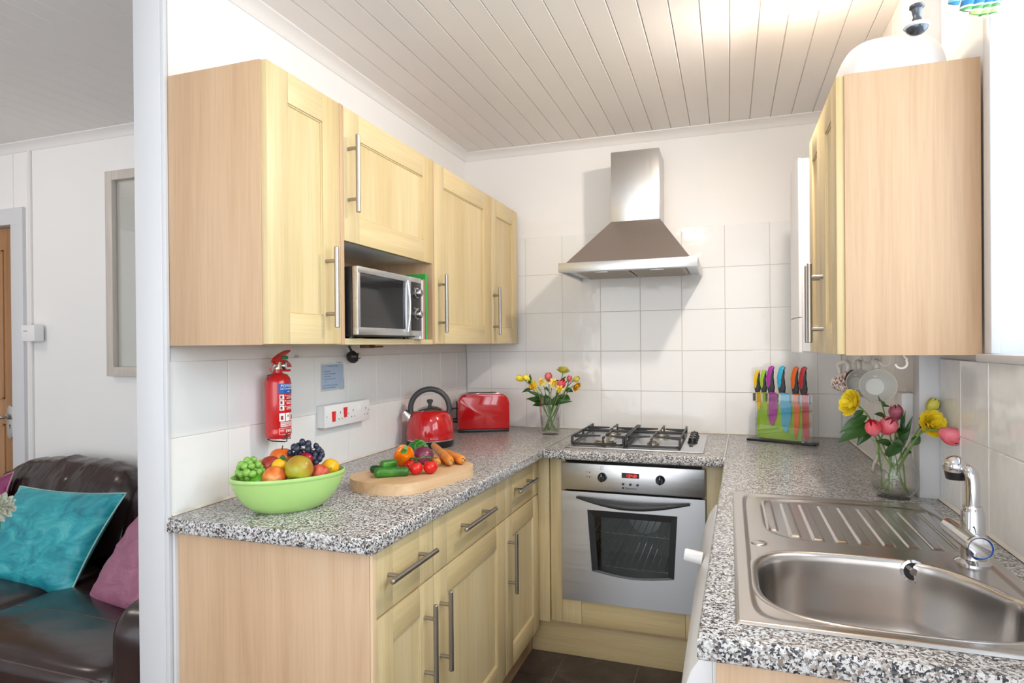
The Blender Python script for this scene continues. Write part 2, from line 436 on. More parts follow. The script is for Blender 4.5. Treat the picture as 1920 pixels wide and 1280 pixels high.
# right wall with the window opening
XW = 1.86
WY0, WY1, WZ0, WZ1 = -1.512, -3.35, 1.297, 2.30
bm = NB()
box(bm, XR+0.008, XR+0.27, -1.15, WY0, 0, CE+0.03)
box(bm, XR+0.008, XR+0.27, WY1, -4.95, 0, CE+0.03)
box(bm, XR+0.008, XR+0.27, WY0, WY1, 0, WZ0)
box(bm, XR+0.008, XR+0.27, WY0, WY1, WZ1, CE+0.03)
wr = struct('wall_right', bm, M['wall'])
ty = [-1.16, -1.323, -1.503, -1.689, -1.876, -2.063, -2.25, -2.437, -2.624, -2.811, -3.0, -3.19, -3.38]
tiled('t', wr, 'x', XR+0.008, ty, [W-0.002, 1.100, WZ0-0.004])
# boarded part of the right wall in the corner
bm = NB(); box(bm, XW+0.012, XR+0.27, -1.15, 0.05, 0, CE+0.03)
y = 0.0
for yy0, yy1 in ((0.0, -0.135), (-0.135, -0.285), (-0.285, -0.435), (-0.435, -0.585), (-0.585, -0.735), (-0.735, -0.873), (-0.877, -1.005), (-1.005, -1.098)):
    box(bm, XW, XW+0.014, yy0-0.001, yy1+0.001, W-0.01, CE, 0.003, seg=1)
struct('wall_right_boarded', bm, M['trim'])
bm = NB(); box(bm, XW-0.004, XR+0.01, -1.098, -1.158, W-0.01, CE, 0.002); struct('trim_2', bm, M['white_paint'])
# rear wall behind the camera with its wide glazed opening
bm = NB()
box(bm, -3.8, -3.2, -4.95, -4.85, 0, CE); box(bm, -1.2, -0.6, -4.95, -4.85, 0, CE); box(bm, 2.05, 2.4, -4.95, -4.85, 0, CE)
box(bm, -3.2, -1.2, -4.95, -4.85, 2.25, CE); box(bm, -0.6, 2.05, -4.95, -4.85, 2.25, CE)
box(bm, -3.2, -1.2, -4.95, -4.85, 0, 0.35)
struct('wall_rear', bm, M['wall'])

# cornices
def cornice(name, a, b, inward):
    a = Vector(a); b = Vector(b); n = Vector(inward); bm = NB()
    prof = [(0, 0), (0.038, 0), (0.038, -0.005), (0.030, -0.009), (0.018, -0.017), (0.010, -0.028), (0.007, -0.036), (0.004, -0.041), (0, -0.041)]
    prism(bm, [a+n*p+Vector((0, 0, q)) for p, q in prof], b-a); struct(name, bm, M['trim'])
cornice('trim_3', (-0.004, 0.008, CE), (XW, 0.008, CE), (0, -1, 0))
cornice('trim_4', (-0.0045, 0.0, CE), (-0.0045, -1.93, CE), (1, 0, 0))
cornice('trim_5', (-3.7, -0.95, CE), (-0.098, -0.95, CE), (0, -1, 0))

# window in the right wall: reveals, sill, frame, glass
bm = NB()
box(bm, XR-0.002, XR+0.27, WY0+0.002, WY0-0.006, WZ0, WZ1); box(bm, XR, XR+0.27, WY1, WY1-0.01, WZ0, WZ1)
box(bm, XR, XR+0.27, WY0, WY1, WZ1-0.006, WZ1+0.002)
wn = struct('window_1', bm, M['white_paint'])
bm = NB(); box(bm, XR-0.018, XR+0.27, WY0+0.030, WY1-0.03, WZ0-0.004, WZ0+0.014, 0.003); ob('window_sill', bm, M['white_paint'], wn)
bm = NB(); box(bm, XR-0.006, XR+0.012, WY0+0.014, WY0-0.026, WZ0+0.014, WZ1+0.03, 0.003); ob('window_casing', bm, M['white_paint'], wn)
bm = NB(); fx = XR+0.20
for a, b in ((WY0-0.006, WY0-0.07), (-2.40, -2.47), (WY1+0.064, WY1)): box(bm, fx, fx+0.05, a, b, WZ0+0.014, WZ1-0.006, 0.004)
for a, b in ((WZ0+0.014, WZ0+0.08), (WZ1-0.07, WZ1-0.006)): box(bm, fx+0.002, fx+0.048, WY0-0.01, WY1+0.01, a, b, 0.004)
ob('window_frame', bm, M['white_paint'], wn)
bm = NB(); box(bm, fx+0.022, fx+0.028, WY0-0.02, WY1+0.02, WZ0+0.05, WZ1-0.03); ob('window_glass', bm, M['pane'], wn)

# door in the far wall: oak leaf, white architrave
bm = NB(); dy = -0.95
box(bm, -2.112, -2.022, dy-0.018, dy+0.01, 0, 2.062, 0.003); box(bm, -3.07, -2.985, dy-0.018, dy+0.01, 0, 2.062, 0.003); box(bm, -3.068, -2.0235, dy-0.0185, dy+0.009, 1.977, 2.0605, 0.003)
dr = struct('door_1', bm, M['white_paint'])
bm = NB(); box(bm, -2.98, -2.114, dy+0.022, dy+0.06, 0.01, 1.972, 0.002)
leaf = ob('door_leaf', bm, M['oakdoor'], dr)
bm = NB()
for z0, z1 in ((0.22, 0.95), (1.08, 1.86)):
    for a, b, c, d in ((-2.86, -2.225, z0, z0+0.012), (-2.86, -2.225, z1-0.012, z1), (-2.237, -2.225, z0, z1), (-2.86, -2.848, z0, z1)): box(bm, a, b, dy+0.014, dy+0.024, c, d, 0.003)
ob('panel_moulding', bm, M['oakdoor'], leaf)
hx = P(13, 790, y=dy).x
bm = NB(); prism(bm, [(hx+a, dy+0.014, 0.962+b) for a, b in rrect(0.042, 0.172, 0.019)], (0, 0.009, 0), bev=0.002)
tube(bm, smoothpath([(hx, dy+0.014, 0.990), (hx, dy-0.024, 0.990), (hx-0.02, dy-0.034, 0.988), (hx-0.06, dy-0.034, 0.982), (hx-0.105, dy-0.030, 0.986)], 5), 0.008, 10)
cyl(bm, (hx, dy+0.014, 0.990), (hx, dy-0.004, 0.990), 0.014)
ob('door_handle', bm, M['steel_v'], leaf)
bm = NB(); cyl(bm, (hx, dy+0.0135, 0.945), (hx, dy+0.0145, 0.945), 0.0045); box(bm, hx-0.002, hx+0.002, dy+0.0135, dy+0.0145, 0.928, 0.945); ob('keyhole', bm, M['dark'], leaf)

# ============================================================ KITCHEN UNITS
# local frame of a unit: width along +X, front plane at y = 0 facing -Y, height z
def shaker(w_, h_, t=0.018, st=0.078, rl=0.078, flat=False):
    bm = NB(); cf = 0.0016
    if flat:
        box(bm, 0, w_, -t, 0, 0, h_, 0.0015); return bm
    e = 0.0003
    box(bm, 0, st, -t, 0, 0, h_, 0.0014); box(bm, w_-st, w_, -t, 0, 0, h_, 0.0014)
    box(bm, st+e, w_-st-e, -t, 0, 0, rl, 0.0009, mat=1); box(bm, st+e, w_-st-e, -t, 0, h_-rl, h_, 0.0009, mat=1)
    box(bm, st-0.003, w_-st+0.003, -t+0.007, -0.002, rl-0.003, h_-rl+0.003)
    # small chamfer bead round the panel
    for (a, b, c, d) in ((st, w_-st, rl, rl+0.004), (st, w_-st, h_-rl-0.004, h_-rl)):
        box(bm, a, b, -t+0.0035, -0.004, c, d, 0.001, seg=1, mat=1)
    for (a, b) in ((st, st+0.004), (w_-st-0.004, w_-st)): box(bm, a, b, -t+0.0035, -0.004, rl, h_-rl, 0.001, seg=1)
    return bm

def bar_handle(parent, x, z, L, vertical=True, r=0.0068, so=0.034, post=None):
    bm = NB(); post = post or L*0.655; y = -0.018-so
    if vertical:
        cyl(bm, (x, y, z-L/2), (x, y, z+L/2), r, bev=0.0018, seg=16)
        for s in (-1, 1): cyl(bm, (x, -0.017, z+s*post/2), (x, y, z+s*post/2), 0.0052, seg=12)
    else:
        cyl(bm, (x-L/2, y, z), (x+L/2, y, z), r, bev=0.0018, seg=16)
        for s in (-1, 1): cyl(bm, (x+s*post/2, -0.017, z), (x+s*post/2, y, z), 0.0052, seg=12)
    return ob('handle', bm, M['handle'], parent, world=False, label='brushed steel bar handle')

def front(parent, name, x, z, w_, h_, **k):
    bm = shaker(w_, h_, **k); bmesh.ops.translate(bm, verts=bm.verts, vec=(x, 0, z))
    return ob(name, bm, [M['maple'], M['maple_h']], parent, world=False)

def carcass(parent, w_, z0, z1, d, y0=0.0, mat=None, panels=True):
    bm = NB(); t = 0.016
    box(bm, 0, t, y0, d, z0, z1, 0.0008); box(bm, w_-t, w_, y0, d, z0, z1, 0.0008)
    box(bm, t, w_-t, y0, d, z0, z0+t, 0.0005); box(bm, t, w_-t, y0, d, z1-t, z1, 0.0005)
    box(bm, t, w_-t, d-0.008, d, z0+t, z1-t)
    return ob('carcass', bm, mat or M['beech'], parent, world=False)

LX = 0.294; ZB = 1.345; ZT = 2.035
G1 = 'beech wall cupboards on the left wall'
def wall_unit(name, label, y0, y1, d=LX, grp=G1):
    return empty(name, label, 'cupboard', (LX, y0, 0), R(90), grp), y1-y0
# 1 single door with the visible end panel
u, wd = wall_unit('wall_cupboard', 'tall single-door beech wall cupboard nearest the camera, with its plain end panel showing', -1.935, -1.632)
carcass(u, wd, ZB, ZT, LX-0.004)
d_ = front(u, 'cupboard_door', 0.002, ZB+0.002, wd-0.004, ZT-ZB-0.004); bar_handle(d_, wd-0.004-0.066, 1.502, 0.222)
# 2 half-height door over the microwave niche
u, wd = wall_unit('wall_cupboard', 'beech wall cupboard with a half-height door above an open microwave niche', -1.632, -1.029)
ZN = 1.650
bm = NB(); t = 0.018; D = LX-0.004
box(bm, 0, t, -0.0175, D, ZB, ZT, 0.001); box(bm, wd-t, wd, -0.0175, D, ZB, ZT, 0.001)
box(bm, t, wd-t, -0.0175, D, ZB, ZB+t, 0.0012, mat=1); box(bm, t, wd-t, 0, D, ZT-t, ZT); box(bm, t, wd-t, D-0.008, D, ZB, ZT)
ob('carcass', bm, [M['beech'], M['maple_h']], u, world=False)
bm = NB(); box(bm, t, wd-t, 0.001, D-0.008, ZN, ZN+t, 0.001); ob('shelf', bm, M['whitepl'], u, world=False, label='white underside of the shelf over the niche')
d_ = front(u, 'cupboard_door', t+0.001, ZN-0.004, wd-2*t+0.010, ZT-ZN+0.002); bar_handle(d_, 0.040, 1.841, 0.226)
# 3
u, wd = wall_unit('wall_cupboard', 'wide single-door beech wall cupboard between the microwave niche and the corner cupboard', -1.029, -0.427)
carcass(u, wd, ZB, ZT, LX-0.004)
d_ = front(u, 'cupboard_door', 0.002, ZB+0.002, wd-0.004, ZT-ZB-0.004, st=0.088); bar_handle(d_, 0.034, 1.500, 0.222)
# 4
u, wd = wall_unit('wall_cupboard', 'narrow beech wall cupboard in the far corner beside the hood', -0.427, -0.040)
carcass(u, wd, ZB, ZT, LX-0.004)
d_ = front(u, 'cupboard_door', 0.002, ZB+0.002, wd-0.010, ZT-ZB-0.004, st=0.076); bar_handle(d_, 0.020, 1.500, 0.224)
bm = NB(); box(bm, wd-0.007, wd, -0.016, 0, ZB, ZT, 0.001); ob('filler_strip', bm, M['edge'], u, world=False)

# base units along the left wall
BX = 0.562
G2 = 'beech base cupboards under the left worktop'
def base_unit(label, y0, y1, hs, hl, door_h_x, drawer_x, dl=0.236, st=0.078):
    u = empty('base_cupboard', label, 'cupboard', (BX, y0, 0), R(90), G2); wd = y1-y0
    carcass(u, wd, 0.128, 0.868, BX-0.02)
    dw = ob('drawer', shaker(wd-0.004, 0.154, st=st, rl=0.002, flat=False) if False else drawer_bm(wd-0.004, 0.156, st), [M['maple'], M['maple_h']], u, world=False)
    for v in dw.data.vertices: v.co += Vector((0.002, 0, 0.705))
    bar_handle(dw, drawer_x, 0.790, dl, False, post=dl*0.66)
    d_ = front(u, 'cupboard_door', 0.002, 0.128, wd-0.004, 0.571, st=st); bar_handle(d_, door_h_x, hs, hl)
    return u
def drawer_bm(w_, h_, st):
    bm = NB(); e = 0.0003
    box(bm, 0, st, -0.018, 0, 0, h_, 0.0014); box(bm, w_-st, w_, -0.018, 0, 0, h_, 0.0014)
    box(bm, st+e, w_-st-e, -0.018, 0, 0, h_, 0.0012, mat=1); return bm
base_unit('narrow beech base cupboard nearest the camera, drawer over door, at the worktop end', -1.902, -1.600, 0.536, 0.224, 0.245, 0.138, 0.240)
base_unit('wide beech base cupboard below the chopping board, drawer over door', -1.600, -1.010, 0.536, 0.226, 0.040, 0.280, 0.262, 0.088)
base_unit('beech base cupboard next to the oven corner, drawer over door', -1.010, -0.585, 0.536, 0.226, 0.028, 0.186, 0.236)
bm = NB(); box(bm, 0.010, BX+0.016, -1.924, -1.905, 0, 0.869, 0.001)
ob('end_panel', bm, M['beech'], label='plain beech end panel closing the left run of base cupboards', cat='panel', origin=(0.29, -1.915, 0))
bm = NB(); box(bm, BX+0.0165, BX+0.0235, -1.9235, -1.9055, 0, 0.868, 0.0008); ob('edge_strip', bm, M['edge'], bpy.data.objects['end_panel'])
bm = NB(); box(bm, 0.512, 0.530, -1.904, -0.535, 0, 0.127, 0.001); ob('plinth_board', bm, M['beech'], label='beech plinth board under the left base cupboards', cat='plinth', origin=(0.52, -1.2, 0))
bm = NB(); box(bm, 0.0, 0.012, -1.934, -1.905, 0, 0.868, 0.001); struct('trim_6', bm, M['white_paint'])

# oven housing
OY = -0.575
xo0 = P(1053, 900, y=OY).x; xo1 = P(1322.5, 900, y=OY).x; zf1 = P(1052.5, 865, y=OY).z; zs_ = P(1053, 916, y=OY).z; zo0 = P(1055, 1120, y=OY).z
u = empty('oven_housing', 'beech housing unit around the built-in oven with filler posts and lower panel', 'cupboard', ((xo0+xo1)/2, OY, 0))
bm = NB(); zh = P(1055, 1165, y=OY).z
box(bm, BX+0.012, 0.624, OY+0.002, OY+0.022, zh-0.010, 0.868, 0.003); ob('filler_post', bm, M['maple'], u)
bm = NB(); box(bm, 0.626, xo0-0.003, OY+0.012, OY+0.03, zh-0.006, 0.868, 0.003); box(bm, xo0-0.003, xo0+0.012, OY+0.02, 0.0, zh, 0.868); ob('filler_post', bm, M['maple'], u)
bm = NB(); box(bm, BX-0.04, BX+0.012, -0.583, -0.56, zh-0.006, 0.868, 0.001); ob('corner_post', bm, M['maple'], u)
bm = NB(); box(bm, xo1+0.003, xo1+0.070, OY+0.010, OY+0.028, zh-0.006, 0.868, 0.003); box(bm, xo1-0.012, xo1+0.003, OY+0.02, 0.0, zh, 0.868); ob('filler_post', bm, M['maple'], u)
xs = P(1091, 1170, y=OY).x
bm = NB()
box(bm, xo0, xs-0.0005, OY, OY+0.018, zh, zo0-0.004, 0.0015); box(bm, xs+0.0005, xo1-0.080, OY, OY+0.018, zh, zo0-0.004, 0.0012, mat=1); box(bm, xo1-0.079, xo1, OY, OY+0.018, zh, zo0-0.004, 0.0015)
ob('lower_panel', bm, [M['maple'], M['maple_h']], u)
bm = NB(); box(bm, xo0-0.02, xo1+0.06, OY+0.02, -0.02, 0.14, zo0-0.004); ob('shelf', bm, M['beech'], u)
bm = NB(); box(bm, 0.530, xo1+0.075, OY+0.045, OY+0.060, 0, zh-0.008, 0.001); ob('plinth_board', bm, M['maple_h'], label='beech plinth board along the floor below the oven', cat='plinth', origin=(0.95, OY+0.05, 0))

# oven
ov = empty('built_in_oven', 'stainless steel built-in electric oven under the hob with a red clock', 'oven', ((xo0+xo1)/2, OY-0.012, zo0))
yf = OY-0.012
bm = NB(); box(bm, xo0+0.003, xo1-0.001, yf, OY+0.02, zs_+0.003, zf1, 0.003); fas = ob('control_panel', bm, M['steel'], ov)
xL = P(1101, 955, y=yf).x; xRr = P(1270, 966, y=yf).x; zA = P(1101, 955, y=yf).z; zB = P(1109, 1070, y=yf).z; xb0 = P(1110, 1070, y=yf).x; xb1 = P(1264, 1085, y=yf).x
# door plate with the trapezoid window cut out
bm = NB()
Z0 = zo0; Z1 = zs_-0.004; X0 = xo0+0.003; X1 = xo1-0.001; th = 0.016
O = [(X0, Z0), (X1, Z0), (X1, Z1), (X0, Z1)]; nb = 8
inner = [(xL, zA), (xb0, zB)]+[(xb0+(xb1-xb0)*k/nb, zB-0.018*math.sin(PI*k/nb)) for k in range(1, nb)]+[(xb1, zB), (xRr, zA)]
def ring_plate(bm, O, I, yA, yB):
    def side(y):
        vo = [bm.verts.new((a, y, b)) for a, b in O]; vi = [bm.verts.new((a, y, b)) for a, b in I]; return vo, vi
    a, ai = side(yA); b, bi = side(yB); n = len(I)
    def faces(o, i):
        bm.faces.new([o[3], o[0], i[1], i[0]]); bm.faces.new([o[0], o[1]]+[i[k] for k in range(n-2, 0, -1)])
        bm.faces.new([o[1], o[2], i[n-1], i[n-2]]); bm.faces.new([o[2], o[3], i[0], i[n-1]])
    faces(a, ai); faces(b, bi)
    for k in range(4): bm.faces.new([a[k], a[(k+1) % 4], b[(k+1) % 4], b[k]])
    for k in range(n): bm.faces.new([ai[k], ai[(k+1) % n], bi[(k+1) % n], bi[k]])
ring_plate(bm, O, inner, yf, yf+th)
od = ob('oven_door', bm, M['steel'], ov)
# black border, glass, cavity
def inset(pts, d):
    cx = sum(p[0] for p in pts)/len(pts); cz = sum(p[1] for p in pts)/len(pts)
    hx = max(abs(p[0]-cx) for p in pts); hz = max(abs(p[1]-cz) for p in pts)
    return [(cx+(p[0]-cx)*(1-d/hx), cz+(p[1]-cz)*(1-d/hz)) for p in pts]
bm = NB(); I2 = inset(inner, 0.028)
n = len(inner); ya = yf+0.003
vo = [bm.verts.new((a, ya, b)) for a, b in inner]; vi = [bm.verts.new((a, ya+0.002, b)) for a, b in I2]
for k in range(n): bm.faces.new([vo[k], vo[(k+1) % n], vi[(k+1) % n], vi[k]])
ob('window_border', bm, M['black'], od, smooth=False)
bm = NB(); prism(bm, [(a, ya+0.0035, b) for a, b in inset(inner, 0.024)], (0, 0.003, 0)); ob('oven_window', bm, M['ovenglass'], od, smooth=False)
bm = NB(); cx0, cx1, cz0, cz1 = xo0+0.075, xo1-0.075, zo0+0.07, zs_-0.045
yb = -0.12
for q in (((cx0, yf+th+0.002, cz0), (cx1, yf+th+0.002, cz0), (cx1, yb, cz0), (cx0, yb, cz0)), ((cx0, yf+th+0.002, cz1), (cx1, yf+th+0.002, cz1), (cx1, yb, cz1), (cx0, yb, cz1)),
          ((cx0, yf+th+0.002, cz0), (cx0, yb, cz0), (cx0, yb, cz1), (cx0, yf+th+0.002, cz1)), ((cx1, yf+th+0.002, cz0), (cx1, yb, cz0), (cx1, yb, cz1), (cx1, yf+th+0.002, cz1)),
          ((cx0, yb, cz0), (cx1, yb, cz0), (cx1, yb, cz1), (cx0, yb, cz1))): bm.faces.new([bm.verts.new(p) for p in q])
ob('oven_cavity', bm, plain('oven_enamel', (0.22, 0.235, 0.22), 0.35), ov, smooth=False)
for zz in (cz0+0.30*(cz1-cz0)-0.03, cz0+0.62*(cz1-cz0)):
    bm = NB(); y0_, y1_ = yf+th+0.02, yb+0.01
    tube(bm, [(cx0+0.004, y0_, zz), (cx1-0.004, y0_, zz), (cx1-0.004, y1_, zz), (cx0+0.004, y1_, zz)], 0.003, 8, closed=True)
    for k in range(1, 15): x = cx0+(cx1-cx0)*k/15; cyl(bm, (x, y0_-0.002, zz+0.003), (x, y1_, zz+0.003), 0.0018, seg=6)
    ob('oven_rack', bm, M['chrome'], ov)
bm = NB(); cxm = (cx0+cx1)/2
lathe(bm, [(0.075, 0), (0.075, 0.006), (0.02, 0.010), (0, 0.010)], (cxm, yb+0.002, (cz0+cz1)/2), axis=(0, -1, 0)); ob('fan_cover', bm, M['steel'], ov)
# handle: a dark bowed bar
bm = NB(); hz0 = P(1082, 934, y=yf-0.03).z; hx0 = P(1080, 935, y=yf-0.02).x; hx1 = P(1293, 949, y=yf-0.02).x
pts = []; rr = []
for k in range(25):
    t = k/24; s = math.sin(PI*t); pts.append((hx0+(hx1-hx0)*t, yf-0.012-0.030*s, hz0-0.020*s+0.002*t)); rr.append(0.0045+0.0095*s)
tube(bm, pts, rr, 12)
for t in (0.16, 0.84): x = hx0+(hx1-hx0)*t; cyl(bm, (x, yf+0.001, hz0-0.010), (x, yf-0.026, hz0-0.012), 0.006, seg=10)
ob('oven_handle', bm, M['darkgrey'], od, label='dark bowed bar handle')
# knobs, clock, buttons, marks
for px, py in ((1128.5, 895), (1237.5, 900.5)):
    c = P(px, py, y=yf-0.012); bm = NB()
    lathe(bm, [(0.0, 0.026), (0.013, 0.026), (0.0165, 0.022), (0.0185, 0.004), (0.0185, -0.001), (0, -0.001)], (c.x, yf, c.z), axis=(0, -1, 0), seg=24)
    box(bm, c.x-0.0035, c.x+0.0035, yf-0.030, yf-0.022, c.z-0.017, c.z+0.017, 0.002)
    kb = ob('control_knob', bm, M['black'], fas)
    bm = NB(); box(bm, c.x-0.001, c.x+0.001, yf-0.0308, yf-0.029, c.z+0.006, c.z+0.016); ob('pointer_mark', bm, M['white'], kb, smooth=False)
a = P(1165.5, 886, y=yf); b = P(1198.5, 897.5, y=yf)
bm = NB(); box(bm, a.x, b.x, yf-0.0012, yf+0.001, b.z, a.z, 0.0004, seg=1); dsp = ob('clock_display', bm, M['black'], fas)
def seg7(bm, ch, x, z, h, w_, y, t=0.0016, sl=0.12):
    S = {'1': 'bc', '3': 'abcdg', '4': 'bcfg', '8': 'abcdefg'}[ch]
    def bar(x0, z0, x1, z1):
        p = [(x0-t/2, z0-t/2), (x1+t/2, z0-t/2), (x1+t/2, z1+t/2), (x0-t/2, z1+t/2)]
        prism(bm, [(x+q[0]+sl*q[1], y, z+q[1]) for q in p], (0, 0.0004, 0))
    g = 0.0008
    D_ = {'a': (g, h, w_-g, h), 'g': (g, h/2, w_-g, h/2), 'd': (g, 0, w_-g, 0), 'f': (0, h/2+g, 0, h-g), 'b': (w_, h/2+g, w_, h-g), 'e': (0, g, 0, h/2-g), 'c': (w_, g, w_, h/2-g)}
    for s in S: bar(*D_[s])
bm = NB(); dw_ = b.x-a.x; dh_ = a.z-b.z; hx_ = a.x+dw_*0.24
for k, ch in enumerate('1348'): seg7(bm, ch, hx_+k*dw_*0.17-(0.002 if k else 0.003), b.z+dh_*0.24, dh_*0.5, dw_*0.105, yf-0.0020)
for q in (0.3, 0.7): box(bm, hx_+1.88*dw_*0.17, hx_+1.88*dw_*0.17+0.0014, yf-0.0020, yf-0.0016, b.z+dh_*(0.24+0.5*q), b.z+dh_*(0.24+0.5*q)+0.0014)
ob('clock_digits', bm, M['led'], dsp, smooth=False, label='red glowing digits 13:48')
for px, py in ((1168.5, 907), (1182, 908), (1195.5, 909)):
    c = P(px, py, y=yf); bm = NB(); cyl(bm, (c.x, yf+0.001, c.z), (c.x, yf-0.006, c.z), 0.005, bev=0.001, seg=16); ob('push_button', bm, M['black'], fas)
for px, py in ((1105.5, 885), (1105.5, 893.5)):
    c = P(px, py, y=yf); bm = NB(); cyl(bm, (c.x, yf+0.001, c.z), (c.x, yf-0.002, c.z), 0.0028, seg=12); ob('indicator_lamp', bm, plain('red_lens', (0.20, 0.01, 0.01), 0.2), fas)
c = P(1172, 916.5, y=yf)
bm = textbm('Electrolux', 0.0115, (c.x, yf-0.0004, c.z), (1, 0, 0), (0, 0, 1)); box(bm, c.x-0.012, c.x-0.004, yf-0.0006, yf, c.z, c.z+0.008)
ob('maker_lettering', bm, M['print'], fas, smooth=False)
bm = NB()
for px, py, s in ((1128, 877, 0.006), (1237, 882.5, 0.0065)):
    c = P(px, py, y=yf)
    for q in (((-s, -s), (s, -s+0.001)), ((-s, s-0.001), (s, s)), ((-s, -s), (-s+0.001, s)), ((s-0.001, -s), (s, s))): box(bm, c.x+q[0][0], c.x+q[1][0], yf-0.0005, yf, c.z+q[0][1], c.z+q[1][1])
    box(bm, c.x-0.0004, c.x+0.0004, yf-0.0005, yf, c.z-s-0.006, c.z-s)
for px, py in ((1101.5, 884.5), (1101.5, 893)):
    c = P(px, py, y=yf); s = 0.0035
    for q in (((-s, -s), (s, -s+0.0007)), ((-s, s-0.0007), (s, s)), ((-s, -s), (-s+0.0007, s)), ((s-0.0007, -s), (s, s))): box(bm, c.x+q[0][0]-0.003, c.x+q[1][0]-0.003, yf-0.0005, yf, c.z+q[0][1], c.z+q[1][1])
ob('panel_symbols', bm, M['print'], fas, smooth=False)

# ============================================================ WORKTOPS
def worktop(name, label, outline, z1=W, th=0.038, nose=0.006, hole=None):
    bm = NB(); pts = [(a, b, z1-th) for a, b in outline]
    prism(bm, pts, (0, 0, th)); bmesh.ops.recalc_face_normals(bm, faces=bm.faces)
    es = [e for e in bm.edges if abs(e.verts[0].co.z-e.verts[1].co.z) < 1e-6]
    bmesh.ops.bevel(bm, geom=es, offset=nose, segments=3, profile=0.5, affect='EDGES')
    if hole:
        x0, x1, y0, y1 = hole
        for co, no in (((x0, 0, 0), (1, 0, 0)), ((x1, 0, 0), (1, 0, 0)), ((0, y0, 0), (0, 1, 0)), ((0, y1, 0), (0, 1, 0))):
            bmesh.ops.bisect_plane(bm, geom=list(bm.verts)+list(bm.edges)+list(bm.faces), plane_co=co, plane_no=no)
        fs = [f for f in bm.faces if x0 < f.calc_center_median().x < x1 and y0 < f.calc_center_median().y < y1]
        bmesh.ops.delete(bm, geom=fs, context='FACES')
    cx = sum(p[0] for p in outline)/len(outline); cy = sum(p[1] for p in outline)/len(outline)
    return ob(name, bm, M['granite'], label=label, cat='worktop', origin=(cx, cy, z1-th), group='speckled laminate worktops')
BYF = -0.672
wt1 = worktop('worktop', 'long speckled grey worktop of the left run carrying the fruit bowl', [(0.004, -1.951), (0.602, -1.951), (0.625, BYF), (0.63, -0.004), (0.004, -0.004)])
wt2 = worktop('worktop', 'short speckled worktop section along the back wall that holds the hob', [(0.634, BYF), (1.338, BYF), (1.352, -0.004), (0.634, -0.004)])
XF = 1.310
wt3 = worktop('worktop', 'speckled worktop of the right run carrying the sink and knife stand', [(1.312, -2.206), (XR-0.004, -2.206), (XR-0.004, -1.160), (XW-0.006, -1.155), (XW-0.006, -0.004), (1.356, -0.004), (1.340, BYF)], hole=(1.395, 1.835, -2.118, -1.275))
bm = NB(); box(bm, 0.6285, 0.6355, BYF+0.004, -0.006, W-0.03, W+0.0012); ob('joint_strip', bm, M['steel'], wt2, label='metal strip closing the left worktop joint')
bm = NB(); prism(bm, [(1.3365, BYF+0.004, W-0.03), (1.3420, BYF+0.004, W-0.03), (1.3580, -0.006, W-0.03), (1.3505, -0.006, W-0.03)], (0, 0, 0.0312)); ob('joint_strip', bm, M['steel'], wt2, label='metal strip closing the right worktop joint')
bm = NB(); caulk = plain('sealant', (0.74, 0.70, 0.63), 0.5)
def bead(a, b, n):
    a = Vector(a); b = Vector(b); n = Vector(n); prism(bm, [a, a+n*0.006, a+Vector((0, 0, 0.007))], b-a)
bead((0.0005, -1.934, W+0.0005), (0.0005, -0.001, W+0.0005), (1, 0, 0)); bead((0, -0.0005, W+0.0005), (XW, -0.0005, W+0.0005), (0, -1, 0)); bead((XR-0.0005, -1.16, W+0.0005), (XR-0.0005, -3.3, W+0.0005), (-1, 0, 0)); bead((XW-0.001, 0, W+0.0005), (XW-0.001, -1.098, W+0.0005), (-1, 0, 0))
struct('trim_7', bm, caulk)

# right-hand base: appliance, end panel
bm = NB(); box(bm, 1.338, XR-0.004, -2.188, -2.170, 0, 0.868, 0.001)
ob('end_panel', bm, M['beech'], label='beech end panel under the near end of the sink worktop', cat='panel', origin=(1.6, -2.18, 0))
wm = empty('washing_machine', 'white freestanding washing machine under the sink worktop, seen edge-on', 'washing machine', (1.6, -1.75, 0))
bm = NB(); box(bm, 1.332, 1.86, -2.165, -1.20, 0.03, 0.730, 0.006); box(bm, 1.332, 1.350, -2.163, -1.202, 0.725, 0.862, 0.003); ob('cabinet', bm, M['appliance'], wm)
bm = NB(); prof = [(1.332, 0.862), (1.318, 0.858), (1.300, 0.83), (1.286, 0.79), (1.276, 0.74), (1.285, 0.728), (1.332, 0.724)]
prism(bm, [(a, -2.160, b) for a, b in prof], (0, 0.955, 0), bev=0.002); cp = ob('control_panel', bm, M['appliance'], wm)
bm = NB(); prof = [(1.332, 0.722), (1.290, 0.720), (1.274, 0.69), (1.268, 0.60), (1.266, 0.40), (1.268, 0.18), (1.276, 0.10), (1.332, 0.09)]
prism(bm, [(a, -2.160, b) for a, b in prof], (0, 0.955, 0), bev=0.003); ob('front_panel', bm, M['appliance'], wm)
kc = P(1290, 1045, x=1.262); bm = NB(); lathe(bm, [(0.015, -0.02), (0.015, 0.018), (0.013, 0.022), (0, 0.022)], (1.275, kc.y, kc.z+0.004), axis=(-1, 0, 0.15), seg=24); ob('programme_knob', bm, M['whitepl'], cp)
for s in (-2.12, -1.28):
    for x in (1.36, 1.82): bm = NB(); cyl(bm, (x, s, 0), (x, s, 0.032), 0.018); ob('foot', bm, M['black'], wm)

# ============================================================ APPLIANCES AND FITTINGS
def PD(u, v, D): return CAM + (cF + cR*((u-960)/FPX) - cU*((v-640-SY)/FPX))*D
def dep(p): return (Vector(p)-CAM).dot(cF)
def px2m(n, p): return n*dep(p)/FPX

